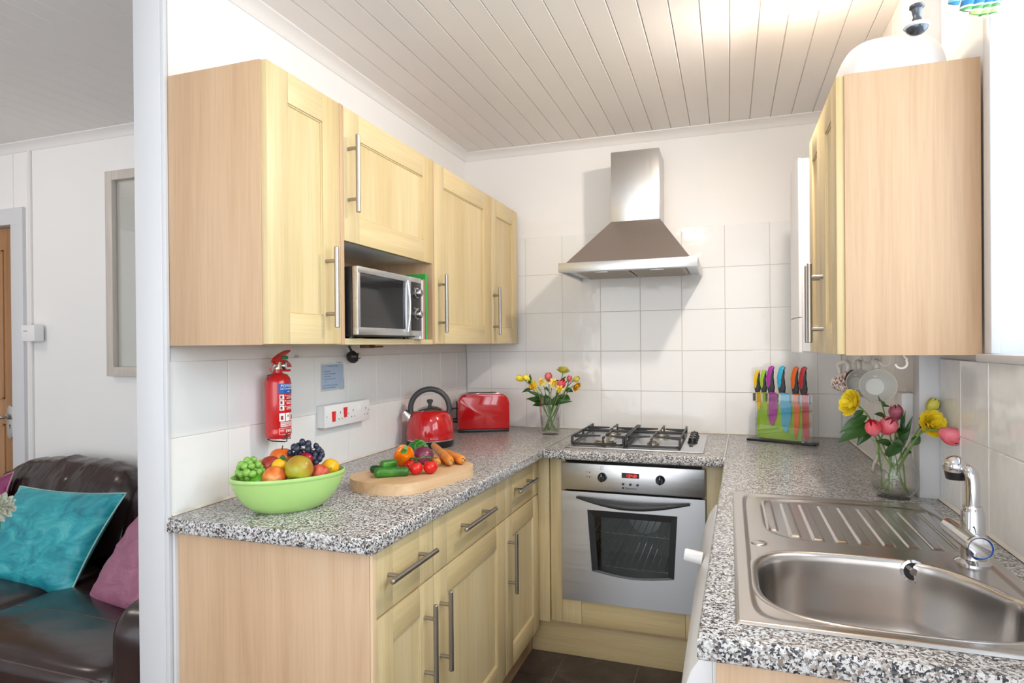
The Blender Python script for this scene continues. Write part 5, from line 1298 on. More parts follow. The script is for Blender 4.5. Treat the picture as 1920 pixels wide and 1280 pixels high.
wrink = mottled('wrinkled_red_skin', [(0.3, (0.42, 0.03, 0.02)), (0.7, (0.72, 0.17, 0.07))], 30, 0.45, 4, 0.8, dist=1.5)
lemon = mottled('lemon_skin', [(0.3, (0.78, 0.42, 0.0)), (0.7, (0.85, 0.55, 0.01))], 20, 0.35, 2, 0.15)
orang = mottled('orange_skin', [(0.3, (0.82, 0.38, 0.0)), (0.7, (0.88, 0.50, 0.01))], 20, 0.35, 2, 0.2)
lime = mottled('green_apple_skin', [(0.3, (0.06, 0.32, 0.01)), (0.7, (0.16, 0.48, 0.03))], 12, 0.25)
plum = mottled('plum_skin', [(0.3, (0.22, 0.005, 0.02)), (0.7, (0.42, 0.01, 0.03))], 12, 0.2)
tow = -cF
fruit('mango', 'large yellow green mango at the front centre of the fruit bowl', 'fruit', 561, 879, 1.64, 26.5, mango, (1.0, 0.93, 0.96), (0, 0.3, 0), dimple=tow*0.5+Vector((0, 0, -0.9)))
fruit('nectarine', 'red and peach coloured nectarine at the front rim of the bowl', 'fruit', 515, 895, 1.63, 22.5, nect, (1, 1, 0.95))
fruit('peach', 'dark red peach behind the green grapes in the bowl', 'fruit', 507, 873, 1.70, 18.5, peach)
fruit('lemon', 'yellow lemon wedged between the peach and the mango', 'fruit', 524, 875, 1.665, 14.5, lemon, (1, 1, 1.05))
fruit('apple', 'orange red apple at the back of the fruit bowl', 'fruit', 528, 857, 1.765, 20, apple, (1.15, 1, 0.9), dimple=(0, 0, 1), stem=(0.1, 0, 1))
fruit('passion_fruit', 'wrinkled reddish fruit at the right side of the bowl', 'fruit', 599, 887, 1.675, 18, wrink, (1, 1, 0.95), nz=0.12)
o_, c, r = fruit('orange', 'yellow orange with its stalk end facing out at the right rim', 'fruit', 619, 876, 1.735, 16.5, orang, (1.0, 1, 1.0))
bm = NB(); nv = (-cF+cR*0.35+Vector((0, 0, 0.1))).normalized(); cyl(bm, c+nv*r*0.94, c+nv*r*1.02, r*0.11, seg=10); ob('stalk_end', bm, M['stem'], o_)
fruit('lime', 'bright green fruit beneath the green grapes', 'fruit', 486, 900, 1.64, 14, lime, (1.2, 1, 0.85))
fruit('plum', 'deep red plum under the black grapes', 'fruit', 573, 862, 1.72, 14, plum)
fruit('apricot', 'small orange apricot just behind the green grapes', 'fruit', 492, 869, 1.73, 9, orang)
def grapes(name, label, mat, stemmat, cx, cy, D, sp, r, n, seed, elong=1.0, spots=None):
    rnd = random.Random(seed); o_ = empty(name, label, 'grapes', PD(cx, cy, D), group=None)
    base = None; pts = []
    tries = 0; rr = r*D/FPX
    lst = list(spots or [])
    while len(pts) < n and tries < 4000:
        tries += 1
        if lst: u, v, dd = lst.pop(0)
        else:
            a = rnd.random()*2*PI; q = math.sqrt(rnd.random()); u = cx+sp[0]*q*math.cos(a); v = cy+sp[1]*q*math.sin(a); dd = D+sp[2]*(rnd.random()-0.3)
        p = PD(u, v, dd)
        if all((p-q_).length > 1.55*rr for q_ in pts): pts.append(p)
    from mathutils import Euler
    for p in pts:
        e = Euler((rnd.random()*0.8-0.4, rnd.random()*0.8-0.4, rnd.random()*3))
        if base is None:
            bm = NB(); sphere(bm, (0, 0, 0), rr, 16, 12, (1, 1, elong)); me_o = ob('grape', bm, mat, o_, world=False); base = me_o; g = me_o
        else:
            g = base.copy(); col.objects.link(g); g.parent = o_
        g.location = p-o_.location; g.rotation_euler = e
        s = 0.92+0.16*rnd.random(); g.scale = (s, s, s)
    bm = NB(); c0_ = sum(pts, Vector())/len(pts)
    for p in pts: tube(bm, [c0_, c0_.lerp(p, 0.5)+Vector((0, 0, 0.002)), p], 0.0011, 5)
    ob('grape_stalk', bm, stemmat, o_)
gg_ = mottled('green_grape_skin', [(0.35, (0.16, 0.40, 0.05)), (0.62, (0.28, 0.52, 0.10)), (0.8, (0.50, 0.38, 0.16))], 6, 0.2, 2, Subsurface_Weight=0.15)
bgm = mottled('black_grape_skin', [(0.3, (0.012, 0.016, 0.035)), (0.7, (0.035, 0.045, 0.085))], 40, 0.28, 2)
gsp = [(463, 863, 1.67), (475, 862, 1.68), (452, 871, 1.66), (459, 874, 1.645), (472, 874, 1.645), (484, 871, 1.66), (447, 885, 1.66), (453, 889, 1.64), (463, 886, 1.625), (474, 888, 1.625), (486, 885, 1.64), (493, 884, 1.66), (465, 896, 1.64), (456, 895, 1.65), (478, 880, 1.66), (468, 868, 1.66), (490, 876, 1.67), (448, 878, 1.67)]
grapes('green_grapes', 'bunch of green grapes hanging over the left rim of the fruit bowl', gg_, M['stem'], 468, 880, 1.66, (22, 18, 0.05), 6.6, 26, 3, 1.08, gsp)
bsp = [(567, 829, 1.74), (578, 832, 1.745), (593, 836, 1.76), (551, 838, 1.74), (557, 841, 1.73), (577, 843, 1.73), (596, 844, 1.75), (544, 849, 1.74), (602, 847, 1.76), (548, 856, 1.74), (564, 849, 1.75), (574, 854, 1.735), (588, 860, 1.73), (599, 860, 1.735), (603, 853, 1.75), (585, 850, 1.75), (590, 853, 1.74), (592, 868, 1.725), (580, 861, 1.73), (556, 851, 1.76), (568, 857, 1.755)]
grapes('black_grapes', 'bunch of blue black grapes at the back right of the fruit bowl', bgm, M['bark'], 575, 848, 1.76, (28, 16, 0.04), 5.6, 30, 5, 1.22, bsp)
def leaf(bm, a, b, wd_, nrm=(0, 0, 1), droop=0.12, mat=0, n=8, cup=0.18):
    a = Vector(a); b = Vector(b); d = b-a; L = d.length; nr = Vector(nrm); side = d.cross(nr)
    if side.length < 1e-6: side = d.cross(Vector((1, 0.3, 0)))
    side.normalize(); up = side.cross(d).normalized(); rows_ = []
    for i in range(n+1):
        t = i/n; wv = wd_*math.sin(PI*min(1, t**0.8))*(1-0.15*t); c = a+d*t+up*(math.sin(PI*t)*droop*L)
        rows_.append([bm.verts.new(c-side*wv+up*wv*cup*2), bm.verts.new(c-side*wv*0.5+up*wv*cup*0.6), bm.verts.new(c), bm.verts.new(c+side*wv*0.5+up*wv*cup*0.6), bm.verts.new(c+side*wv+up*wv*cup*2)])
    for r0, r1 in zip(rows_, rows_[1:]):
        for k in range(4): f = bm.faces.new((r0[k], r0[k+1], r1[k+1], r1[k])); f.material_index = mat
bm = NB(); a = PD(526, 855, 1.68); b = PD(540, 864, 1.66); leaf(bm, a, b, 0.007, (-cF.x, -cF.y, 0.5)); lf = ob('fruit_leaf', bm, M['leaf'], label='dark green leaf lying among the fruit behind the mango', cat='leaf', origin=a)

# ============================================================ CHOPPING BOARD AND VEGETABLES
bdc = Vector((0.400, -1.368, W)); ba_ = R(77); bl_, bw_ = 0.425, 0.262
c1_, s1_ = math.cos(ba_), math.sin(ba_)
bm = NB(); pts = [(a, b, 0) for a, b in rrect(bl_, bw_, 0.105, 12)]
prism(bm, pts, (0, 0, 0.034), bev=0.0035)
cb = ob('chopping_board', bm, M['board'], label='thick pale wooden chopping board with rounded ends', cat='chopping board', angle=50)
cb.location = bdc; cb.rotation_euler = (0, 0, ba_)
ZBd = W+0.034
def veg(name, label, px, py, r, mat, sc=(1, 1, 1), rz=0, lobes=0, group='vegetables on the chopping board', cat='vegetable', ztop=None, lobedepth=0.12, seg=40):
    rr_ = r; c = P(px, py, z=ZBd+0.02); 
    for _ in range(3): R_ = r*dep(c)/FPX; c = P(px, py, z=ZBd+R_*sc[2])
    if ztop is not None: c = P(px, py, z=ztop); R_ = r*dep(c)/FPX
    o_ = empty(name, label, cat, c, rz, group)
    bm = NB(); rows_ = []; rg_ = 22
    for i in range(rg_+1):
        th = PI*i/rg_; n_ = 1 if i in (0, rg_) else seg; row = []
        for k in range(n_):
            a = 2*PI*k/seg; q = 1-lobedepth*abs(math.sin(a*lobes/2))**3*math.sin(th)**0.5*0 if not lobes else 1-lobedepth*(1-abs(math.sin(a*lobes/2))**0.6)
            st_ = math.sin(th); zz = math.cos(th)
            if lobes and zz > 0.75: zz -= (zz-0.75)*1.6
            row.append(bm.verts.new((R_*sc[0]*q*st_*math.cos(a), R_*sc[1]*q*st_*math.sin(a), R_*sc[2]*zz)))
        rows_.append(row)
    for a, b in zip(rows_, rows_[1:]):
        for k in range(seg):
            k2 = (k+1) % seg
            if len(a) == 1: bm.faces.new((a[0], b[k], b[k2]))
            elif len(b) == 1: bm.faces.new((a[k], b[0], a[k2]))
            else: bm.faces.new((a[k], b[k], b[k2], a[k2]))
    fl = ob('flesh', bm, mat, o_, world=False, angle=80)
    return o_, c, R_, fl
orp = plain('orange_pepper_skin', (0.80, 0.17, 0.0), 0.14); grp_ = plain('green_pepper_skin', (0.03, 0.17, 0.015), 0.14)
def pepper(label, px, py, r, mat, rotm, stemmat, sc):
    from mathutils import Euler
    o_, c, R_, fl = veg('bell_pepper', label, px, py, r, mat, sc, 0, 4, lobedepth=0.16, seg=48)
    E_ = Euler(rotm).to_matrix().to_4x4()
    fl.data.transform(E_)
    zmin = min(v.co.z for v in fl.data.vertices); o_.location.z = ZBd-zmin
    bm = NB(); b0 = Vector((0, 0, R_*sc[2]*0.60)); tube(bm, [b0, b0+Vector((0, 0, 0.006)), b0+Vector((0.002, 0, 0.018)), b0+Vector((0.004, 0, 0.026))], [0.013, 0.007, 0.0055, 0.0075], 12); bm.transform(E_); ob('pepper_stalk', bm, stemmat, o_, world=False)
vg = plain('pepper_stalk_green', (0.09, 0.26, 0.04), 0.4)
pepper('orange bell pepper leaning on the chopping board', 757, 852, 21, orp, (R(42), R(22), R(10)), vg, (0.95, 0.95, 1.22))
pepper('dark green bell pepper at the back of the chopping board', 784, 841, 20, grp_, (R(50), R(55), R(20)), vg, (1.0, 1.0, 1.05))
on = mottled('red_onion_skin', [(0.3, (0.10, 0.012, 0.04)), (0.7, (0.26, 0.045, 0.10))], 10, 0.25)
o_, c, R_, fl = veg('red_onion', 'purple red onion behind the tomatoes', 793, 853, 20.5, on, (1, 1, 0.80), ztop=ZBd+0.030)
o_.location.z = ZBd+R_*0.80
bm = NB(); 
for k in range(7): a = k*0.9; tube(bm, smoothpath([(0, 0, R_*0.74), (0.004*math.cos(a), 0.004*math.sin(a), R_*0.95), (0.010*math.cos(a), 0.010*math.sin(a), R_*1.0)], 3), 0.0007, 5)
ob('onion_tip', bm, M['bark'], o_, world=False)
# truss of tomatoes
tomm = plain('tomato_skin', (0.60, 0.012, 0.008), 0.10)
tt_ = P(788, 876, z=ZBd+0.02); tr2 = empty('tomato_truss', 'truss of red tomatoes on the vine at the front of the chopping board', 'tomatoes', tt_)
tops = []
for px, py, r in ((780, 877.5, 12.8), (807, 875, 13.6), (768.5, 871, 10.5)):
    c = P(px, py, z=ZBd+0.02); R_ = r*dep(c)/FPX; c = P(px, py, z=ZBd+R_*0.93)
    if r < 11: c = P(px, py, z=ZBd+R_*0.93)
    bm = NB(); sphere(bm, c, R_, 32, 22, (1, 1, 0.93))
    for v in bm.verts:
        q = v.co-c; a = q.normalized().angle(Vector((0, 0, 1)))
        if a < 0.5: v.co.z -= R_*0.14*(0.5+0.5*math.cos(a/0.5*PI))
    ob('tomato', bm, tomm, tr2, angle=80); tp_ = c+Vector((0, 0, R_*0.80)); tops.append(tp_)
bm = NB(); vine = smoothpath([tops[2]+Vector((0, 0.004, 0.006)), tops[0]+Vector((0, 0.006, 0.012)), (tops[0]+tops[1])/2+Vector((0, 0.004, 0.014)), tops[1]+Vector((0, 0.004, 0.010)), tops[1]+Vector((0.018, 0.014, 0.010))], 6)
tube(bm, vine, 0.0026, 8)
for t in tops:
    tube(bm, [t, t+Vector((0, 0.002, 0.010))], 0.002, 6)
    for k in range(5): a = k*2*PI/5; leaf(bm, t, t+Vector((0.012*math.cos(a), 0.012*math.sin(a), 0.003)), 0.0022)
for k in range(10):
    a = Vector(vine[2+k*2 % len(vine)]); ang = k*1.9; leaf(bm, a, a+Vector((0.013*math.cos(ang), 0.010*math.sin(ang), 0.006)), 0.003)
ob('tomato_vine', bm, mottled('tomato_vine_green', [(0.3, (0.04, 0.10, 0.02)), (0.7, (0.13, 0.20, 0.08))], 40, 0.6), tr2)
# cucumbers
cuc = mottled('cucumber_skin', [(0.35, (0.015, 0.10, 0.012)), (0.65, (0.06, 0.26, 0.025))], 20, 0.28); cud = mottled('dark_cucumber_skin', [(0.35, (0.008, 0.05, 0.01)), (0.65, (0.02, 0.11, 0.02))], 20, 0.28)
def longveg(name, label, a2, b2, ra, rb, mat, za=None, zb2=None, tip=None, cat='vegetable', ends='round'):
    a = P(*a2, z=ZBd+0.015); b = P(*b2, z=ZBd+0.015); Ra = ra*dep(a)/FPX; Rb = rb*dep(b)/FPX
    a = P(*a2, z=(ZBd+Ra if za is None else ZBd+za)); b = P(*b2, z=(ZBd+Rb if zb2 is None else ZBd+zb2))
    o_ = empty(name, label, cat, (a+b)/2, group='vegetables on the chopping board'); d = (b-a)
    bm = NB(); pts = []; rs = []
    for k in range(25):
        t = k/24; e = 1.0
        tt2 = max(0, 1-t/0.14); e = math.sqrt(max(0.0, 1-tt2*tt2))
        t3 = max(0, (t-0.90)/0.10); e2 = math.sqrt(max(0.0, 1-t3*t3)) if ends == 'round' else (1-0.45*t3**1.6)
        q = (Ra+(Rb-Ra)*t)*max(0.08, e)*max(0.08, e2)
        pts.append(a+d*t); rs.append(q*(1+0.02*math.sin(k*2.3)))
    tube(bm, pts, rs, 20); ob('flesh', bm, mat, o_, angle=70); return o_, a, b, Ra, Rb
o_, a, b, ra, rb = longveg('cucumber', 'long mid green mini cucumber at the front of the board', (700, 886), (768, 883), 9.5, 8.5, cuc)
bm = NB(); d = (a-b).normalized(); cyl(bm, a+(b-a)*0.02, a+d*0.008, 0.0025, 0.0015, seg=8); ob('stalk', bm, M['bark'], o_)
longveg('cucumber', 'dark green mini cucumber mostly hidden behind the others', (693, 879), (742, 878), 6.5, 7.5, cud)
o_, a, b, ra, rb = longveg('cucumber', 'short green mini cucumber lying on top of the other two', (713, 873), (742, 869), 8.5, 9.0, cuc, 0.032, 0.030)
bm = NB(); d = (a-b).normalized(); cyl(bm, a+(b-a)*0.02, a+d*0.007, 0.0025, 0.0015, seg=8); ob('stalk', bm, M['bark'], o_)
car = mottled('carrot_skin', [(0.35, (0.72, 0.20, 0.015)), (0.65, (0.84, 0.34, 0.06))], 30, 0.4, 3, 0.15)
def carrot(label, a2, b2, ra, rb, za=None, zb2=None):
    o_, a, b, Ra, Rb = longveg('carrot', label, a2, b2, ra, rb, car, za, zb2, ends='flat')
    d = (b-a).normalized(); e = b+d*0.0002
    bm = NB(); lathe(bm, [(Rb*0.52, -0.002), (Rb*0.50, 0.0006), (Rb*0.34, 0.0012), (Rb*0.30, -0.0012), (0, -0.001)], e, axis=d, seg=20); ob('carrot_crown', bm, mottled('carrot_crown_brown', [(0.4, (0.10, 0.06, 0.02)), (0.6, (0.50, 0.33, 0.10))], 160, 0.7), o_)
carrot('long carrot lying across the middle of the board, crown facing out', (811, 833), (845, 866), 5.5, 9.6, 0.028, None)
carrot('short carrot beside the onion with its crown facing out', (802, 850), (821, 868), 7, 8.0)
carrot('carrot at the right end of the chopping board', (832, 846), (868, 863), 6, 9.2, 0.020, None)

# ============================================================ VASES AND FLOWERS
def bloomrow(bm, c, ax, n, ph, H, prof, width, ns=7, nt=4, mat=0, curl=0.0, jit=0.0, rnd=None):
    ax = Vector(ax).normalized(); u, v = frame_from(ax)
    for i in range(n):
        a0 = ph+2*PI*i/n+(rnd.uniform(-jit, jit) if rnd else 0); hj = 1+(rnd.uniform(-jit, jit)*0.4 if rnd else 0); rows_ = []
        for s in range(ns+1):
            t = s/ns; r, h = prof(t); wv = width*(math.sin(PI*min(1.0, (0.12+0.88*t)**0.75*0.98)))**0.7 if t < 1 else width*0.12
            row = []
            for q in range(nt+1):
                m = (q/nt-0.5)*2; a = a0+m*wv; rr = r*(1-curl*m*m*0.3)
                row.append(bm.verts.new(Vector(c)+ax*(h*H*hj)+u*(rr*math.cos(a))+v*(rr*math.sin(a))))
            rows_.append(row)
        for r0, r1 in zip(rows_, rows_[1:]):
            for q in range(nt): f = bm.faces.new((r0[q], r0[q+1], r1[q+1], r1[q])); f.material_index = mat
def flower(kind, label, head, size, ax, foot, matn, leaves=(), bend=0.02, name=None, group=None, seed=1, sr=0.0022):
    """head = centre of the bloom's base; foot = lower end of its stem; size = bloom height"""
    rnd = random.Random(seed); head = Vector(head); foot = Vector(foot); ax = Vector(ax).normalized()
    o_ = empty(name or {'bud': 'rose_bud'}.get(kind, kind), label, 'flower', foot, group=group)
    mid = head.lerp(foot, 0.45); neck = head-ax*size*0.9
    bm = NB(); path = smoothpath([foot, foot.lerp(head, 0.3)+Vector((0, 0, 0)), head.lerp(foot, 0.30)*0.5+neck*0.5, head], 7); tube(bm, path, sr, 8); ob('stem', bm, M['stem'], o_)
    bm = NB(); S = size
    if kind == 'tulip':
        pr_ = lambda t: (S*0.41*math.sin(PI*(0.06+0.86*t))**0.75, t)
        bloomrow(bm, head, ax, 3, 0.2, S, pr_, 0.85); bloomrow(bm, head, ax, 3, 0.2+PI/3, S*1.02, lambda t: (S*0.44*math.sin(PI*(0.05+0.83*t))**0.75, t), 0.95, curl=0.2)
    elif kind == 'rose':
        for L, (n, w_, q, hh) in enumerate(((3, 1.3, 0.20, 0.98), (4, 0.95, 0.34, 1.0), (5, 0.8, 0.48, 0.95), (5, 0.75, 0.62, 0.82), (5, 0.72, 0.78, 0.62))):
            bloomrow(bm, head, ax, n, L*0.7, S*hh, lambda t, q=q: (S*q*(0.15+0.85*math.sin(PI/2*min(1, t*1.15)))+S*0.12*q*t*t, t-0.12*q*t*t), w_, curl=-0.3, jit=0.15, rnd=rnd)
    elif kind == 'bud':
        bloomrow(bm, head, ax, 3, 0.0, S, lambda t: (S*0.34*math.sin(PI*(0.06+0.80*t))**0.8, t), 1.1); bloomrow(bm, head, ax, 3, 1.0, S*0.97, lambda t: (S*0.37*math.sin(PI*(0.06+0.76*t))**0.8, t), 1.0)
    elif kind == 'daffodil':
        bloomrow(bm, head, ax, 6, 0.0, S*0.22, lambda t: (S*0.85*t+0.0005, math.sin(PI*t)*0.5+0.3), 0.42, mat=0)
        bloomrow(bm, head, ax, 6, 0.1, S*0.75, lambda t: (S*(0.20+0.12*t+0.10*t**4), t), 0.56, mat=1)
    nm = {'tulip': 'petals', 'rose': 'petals', 'bud': 'petals', 'daffodil': 'petals'}[kind]
    ms = [M[matn], M['daff']] if kind == 'daffodil' else [M[matn]]
    ob(nm, bm, ms, o_, angle=80)
    if kind in ('rose', 'bud'):
        bm = NB(); u, v = frame_from(ax)
        for k in range(5):
            a = k*2*PI/5; out = (u*math.cos(a)+v*math.sin(a)); leaf(bm, head-ax*S*0.02, head+out*S*0.42+ax*S*(0.18 if kind == 'rose' else 0.45), S*0.09, ax)
        ob('sepals', bm, M['leaf'], o_, angle=80)
    for (t, tipoff, wd_) in leaves:
        base = path[int(t*(len(path)-1))]; tip = Vector(tipoff)
        bm = NB(); leaf(bm, base, tip, wd_, (-cF.x*0.7, -cF.y*0.7, 0.7), 0.06); ob('leaf', bm, M['leaf'], o_, angle=80)
    return o_
GR = 'cut flowers in the right hand vase'; GL = 'cut flowers in the corner vase'
# right vase
vc = Vector((1.791, -1.170, W)); 
vs = empty('flared_vase', 'clear glass vase with a flared rim on the worktop behind the sink', 'vase', vc)
outer = [(0, 0.0), (0.040, 0.0), (0.044, 0.004), (0.054, 0.022), (0.0595, 0.048), (0.058, 0.072), (0.050, 0.096), (0.0435, 0.116), (0.0435, 0.130), (0.049, 0.148), (0.062, 0.168)]
inner_ = [(0.0600, 0.1675), (0.0472, 0.148), (0.0417, 0.130), (0.0417, 0.116), (0.048, 0.096), (0.0558, 0.072), (0.0573, 0.048), (0.052, 0.024), (0.040, 0.012), (0, 0.011)]
bm = NB(); lathe(bm, outer+inner_, vc, seg=56); ob('vase_glass', bm, M['vase'], vs, angle=80)
bm = NB(); lathe(bm, [(0, 0.0115), (0.0395, 0.0125), (0.0515, 0.0245), (0.0567, 0.048), (0.0552, 0.072), (0.0512, 0.084), (0, 0.084)], vc, seg=56); ob('vase_water', bm, M['water'], vs, angle=60)
def VR(px, py, y): return P(px, py, y=y)
def foot_(dx_, dy2, z=0.016): return vc+Vector((dx_, dy2, z))
Lr = lambda px, py, y=-1.20: VR(px, py, y)
flower('rose', 'open yellow rose leaning left in the right hand vase', VR(1606, 758, -1.20), 0.043, (-0.75, -0.35, 0.25), foot_(0.036, 0.006), 'yellow', [(0.62, Lr(1570, 830, -1.22), 0.022), (0.66, Lr(1606, 836), 0.016), (0.72, Lr(1573, 812), 0.016), (0.85, Lr(1598, 786), 0.010)], group=GR, seed=2)
flower('tulip', 'pink tulip pointing left below the yellow rose', VR(1640, 816, -1.24), 0.048, (-0.15, -0.25, 0.55), foot_(0.030, -0.020), 'tulip', [], group=GR, seed=3)
flower('tulip', 'red and pink tulip opening to the right beside another tulip', VR(1656, 812, -1.22), 0.055, (0.30, -0.45, 0.70), foot_(-0.030, 0.010), 'tulip', [], group=GR, seed=4)
flower('tulip', 'dusky closed tulip standing tallest in the middle of the right hand vase', VR(1680, 788, -1.17), 0.044, (0.0, -0.1, 1), foot_(-0.006, -0.004), 'tulipdk', [(0.55, Lr(1698, 768, -1.18), 0.008), (0.5, Lr(1712, 778, -1.2), 0.011)], group=GR, seed=5, sr=0.0026)
flower('bud', 'pale yellow rose bud above the open yellow rose on the right', VR(1741, 774, -1.18), 0.044, (0.35, -0.1, 0.8), foot_(-0.036, 0.0), 'palebud', [(0.75, Lr(1722, 782, -1.2), 0.013), (0.8, Lr(1730, 808, -1.2), 0.012)], group=GR, seed=6)
flower('rose', 'open yellow rose on the right of the vase, under the pale bud', VR(1741, 796, -1.23), 0.040, (0.25, -0.75, 0.25), foot_(-0.026, -0.016), 'yellow', [(0.6, Lr(1725, 815, -1.2), 0.012), (0.5, Lr(1710, 848, -1.22), 0.016)], group=GR, seed=7)
flower('tulip', 'pink tulip drooping to the far right toward the tiled wall', VR(1761, 806, -1.29), 0.054, (0.78, -0.25, -0.42), foot_(-0.040, 0.012), 'tulip', [], group=GR, seed=8)
st2 = empty('rose_foliage', 'leafy green rose stems filling the mouth of the right hand vase', 'foliage', foot_(0, 0, 0.02))
for k, (fx_, tipc, lvs) in enumerate(((foot_(0.02, -0.03, 0.018), VR(1652, 750, -1.20), [((1648, 752), 0.014), ((1662, 758), 0.012), ((1638, 776), 0.010), ((1655, 780), 0.012)]), (foot_(-0.02, -0.035, 0.018), VR(1672, 830, -1.245), [((1667, 857), 0.028), ((1696, 838), 0.014), ((1640, 826), 0.012)]), (foot_(0.03, 0.01, 0.018), VR(1688, 800, -1.2), [((1690, 772), 0.009), ((1675, 806), 0.013), ((1705, 806), 0.014)]))):
    bm = NB(); path = smoothpath([fx_, fx_.lerp(tipc, 0.4), tipc.lerp(vc+Vector((0, 0, 0.13)), 0.35), tipc], 6); tube(bm, path, 0.002, 7); ob('stem', bm, M['stem'], st2)
    for q, ((lx, ly), wd_) in enumerate(lvs):
        base = path[-1-q*3]; bm = NB(); tip = VR(lx, ly, -1.225-0.01*q)
        if (tip-base).length < 0.02: base = base+Vector((0, 0.01, -0.03))
        leaf(bm, base, tip, wd_, (-cF.x*0.8, -cF.y*0.8, 0.5), 0.05); ob('leaf', bm, M['leaf'], st2, angle=80)
# left vase
vc2 = P(1033, 806, z=W+0.0); vc2 = Vector((0.538, -0.235, W))
vs2 = empty('tumbler_vase', 'clear tapered glass vase in the back left corner of the worktop', 'vase', vc2)
bm = NB(); lathe(bm, [(0, 0.0), (0.040, 0.0), (0.043, 0.003), (0.0485, 0.07), (0.057, 0.182), (0.0553, 0.182), (0.0468, 0.07), (0.041, 0.013), (0, 0.012)], vc2, seg=48); ob('vase_glass', bm, M['vase'], vs2, angle=80)
bm = NB(); lathe(bm, [(0, 0.0125), (0.0405, 0.0135), (0.0463, 0.07), (0.0478, 0.088), (0, 0.088)], vc2, seg=48); ob('vase_water', bm, M['water'], vs2, angle=60)
def VL(px, py, y=-0.235): return P(px, py, y=y)
def f2(dx_, dy2): return vc2+Vector((dx_, dy2, 0.017))
flower('daffodil', 'large golden daffodil facing left in the corner vase', VL(1003, 722, -0.27), 0.038, (-0.6, -0.9, -0.15), f2(0.03, 0.0), 'yellow', [(0.55, VL(985, 748), 0.016), (0.6, VL(995, 752, -0.25), 0.020)], group=GL, seed=11)
flower('bud', 'yellow bud at the far left of the corner vase', VL(983, 712), 0.044, (-0.9, -0.2, 0.35), f2(0.032, 0.006), 'yellow', [(0.8, VL(994, 700), 0.010), (0.7, VL(978, 736), 0.012), (0.65, VL(1002, 740), 0.014)], group=GL, seed=12)
flower('bud', 'yellow rose bud just right of the leftmost bud', VL(993, 712, -0.26), 0.038, (-0.65, -0.3, 0.45), f2(0.028, -0.008), 'yellow', [], group=GL, seed=13)
flower('tulip', 'pink tulip standing upright in the middle of the corner vase', VL(1029, 715), 0.044, (-0.05, -0.1, 1), f2(-0.004, -0.008), 'tulip', [(0.7, VL(1020, 728, -0.28), 0.022)], group=GL, seed=14)
flower('daffodil', 'small golden daffodil left of the upright pink tulip', VL(1017, 716), 0.026, (0.0, -1, 0.2), f2(0.012, 0.01), 'yellow', [], group=GL, seed=15)
flower('daffodil', 'golden daffodil seen side on between the two pink tulips', VL(1037, 718, -0.28), 0.030, (0.6, -0.7, 0.1), f2(-0.012, 0.0), 'yellow', [], group=GL, seed=16)
flower('tulip', 'red pink tulip leaning right in the corner vase', VL(1048, 728, -0.28), 0.050, (0.5, -0.2, 0.8), f2(-0.030, -0.008), 'tulip', [(0.75, VL(1065, 712), 0.010)], group=GL, seed=17)
flower('daffodil', 'small daffodil in front below the leaning tulip', VL(1050, 729, -0.32), 0.024, (0.1, -1, -0.1), f2(-0.02, -0.02), 'yellow', [], group=GL, seed=18)
flower('rose', 'tall yellow rose standing highest in the corner vase', VL(1055, 700), 0.036, (0.15, 0, 1), f2(-0.026, 0.01), 'palebud', [(0.75, VL(1062, 705), 0.008), (0.72, VL(1042, 712), 0.008)], group=GL, seed=19)
flower('bud', 'pale yellow bud at the right of the corner vase', VL(1074, 714), 0.038, (0.8, -0.1, 0.4), f2(-0.034, 0.004), 'palebud', [(0.7, VL(1075, 735), 0.018), (0.6, VL(1070, 750), 0.018), (0.8, VL(1064, 722), 0.010)], group=GL, seed=20)
flower('rose', 'golden flower hanging at the far right of the corner vase', VL(1078, 722, -0.25), 0.026, (0.6, -0.3, -0.4), f2(-0.036, -0.008), 'daff', [], group=GL, seed=21)
flower('tulip', 'small red tulip half hidden behind the pale right bud', VL(1066, 716, -0.21), 0.032, (0.2, 0.1, 0.9), f2(-0.010, 0.02), 'tulip', [], group=GL, seed=22)
fo = empty('rose_foliage', 'dark green leaves around the neck of the corner vase', 'foliage', f2(0, 0.01))
rnd = random.Random(4)
for k, (tx, ty, wd_) in enumerate(((990, 748, 0.018), (998, 760, 0.016), (1010, 742, 0.016), (1022, 738, 0.018), (1030, 745, 0.016), (1042, 744, 0.014), (1056, 738, 0.016), (1066, 744, 0.016), (1074, 752, 0.014), (1012, 755, 0.018), (1050, 758, 0.014), (982, 730, 0.012))):
    base = vc2+Vector((rnd.uniform(-0.02, 0.02), rnd.uniform(-0.02, 0.02), 0.15)); bm = NB(); leaf(bm, base, VL(tx, ty, -0.26+0.04*rnd.random()), wd_, (-cF.x*0.8, -cF.y*0.8, 0.5), 0.05); ob('leaf', bm, M['leaf'], fo, angle=80)
for k in range(3):
    bm = NB(); a = f2(0.02-0.02*k, 0.012); tube(bm, smoothpath([a, vc2+Vector((0.0, 0.004, 0.09)), vc2+Vector((-0.02+0.02*k, 0, 0.16))], 5), 0.0024, 8); ob('stem', bm, M['stem'], fo)

# ============================================================ LIVING ROOM
FY = -0.95
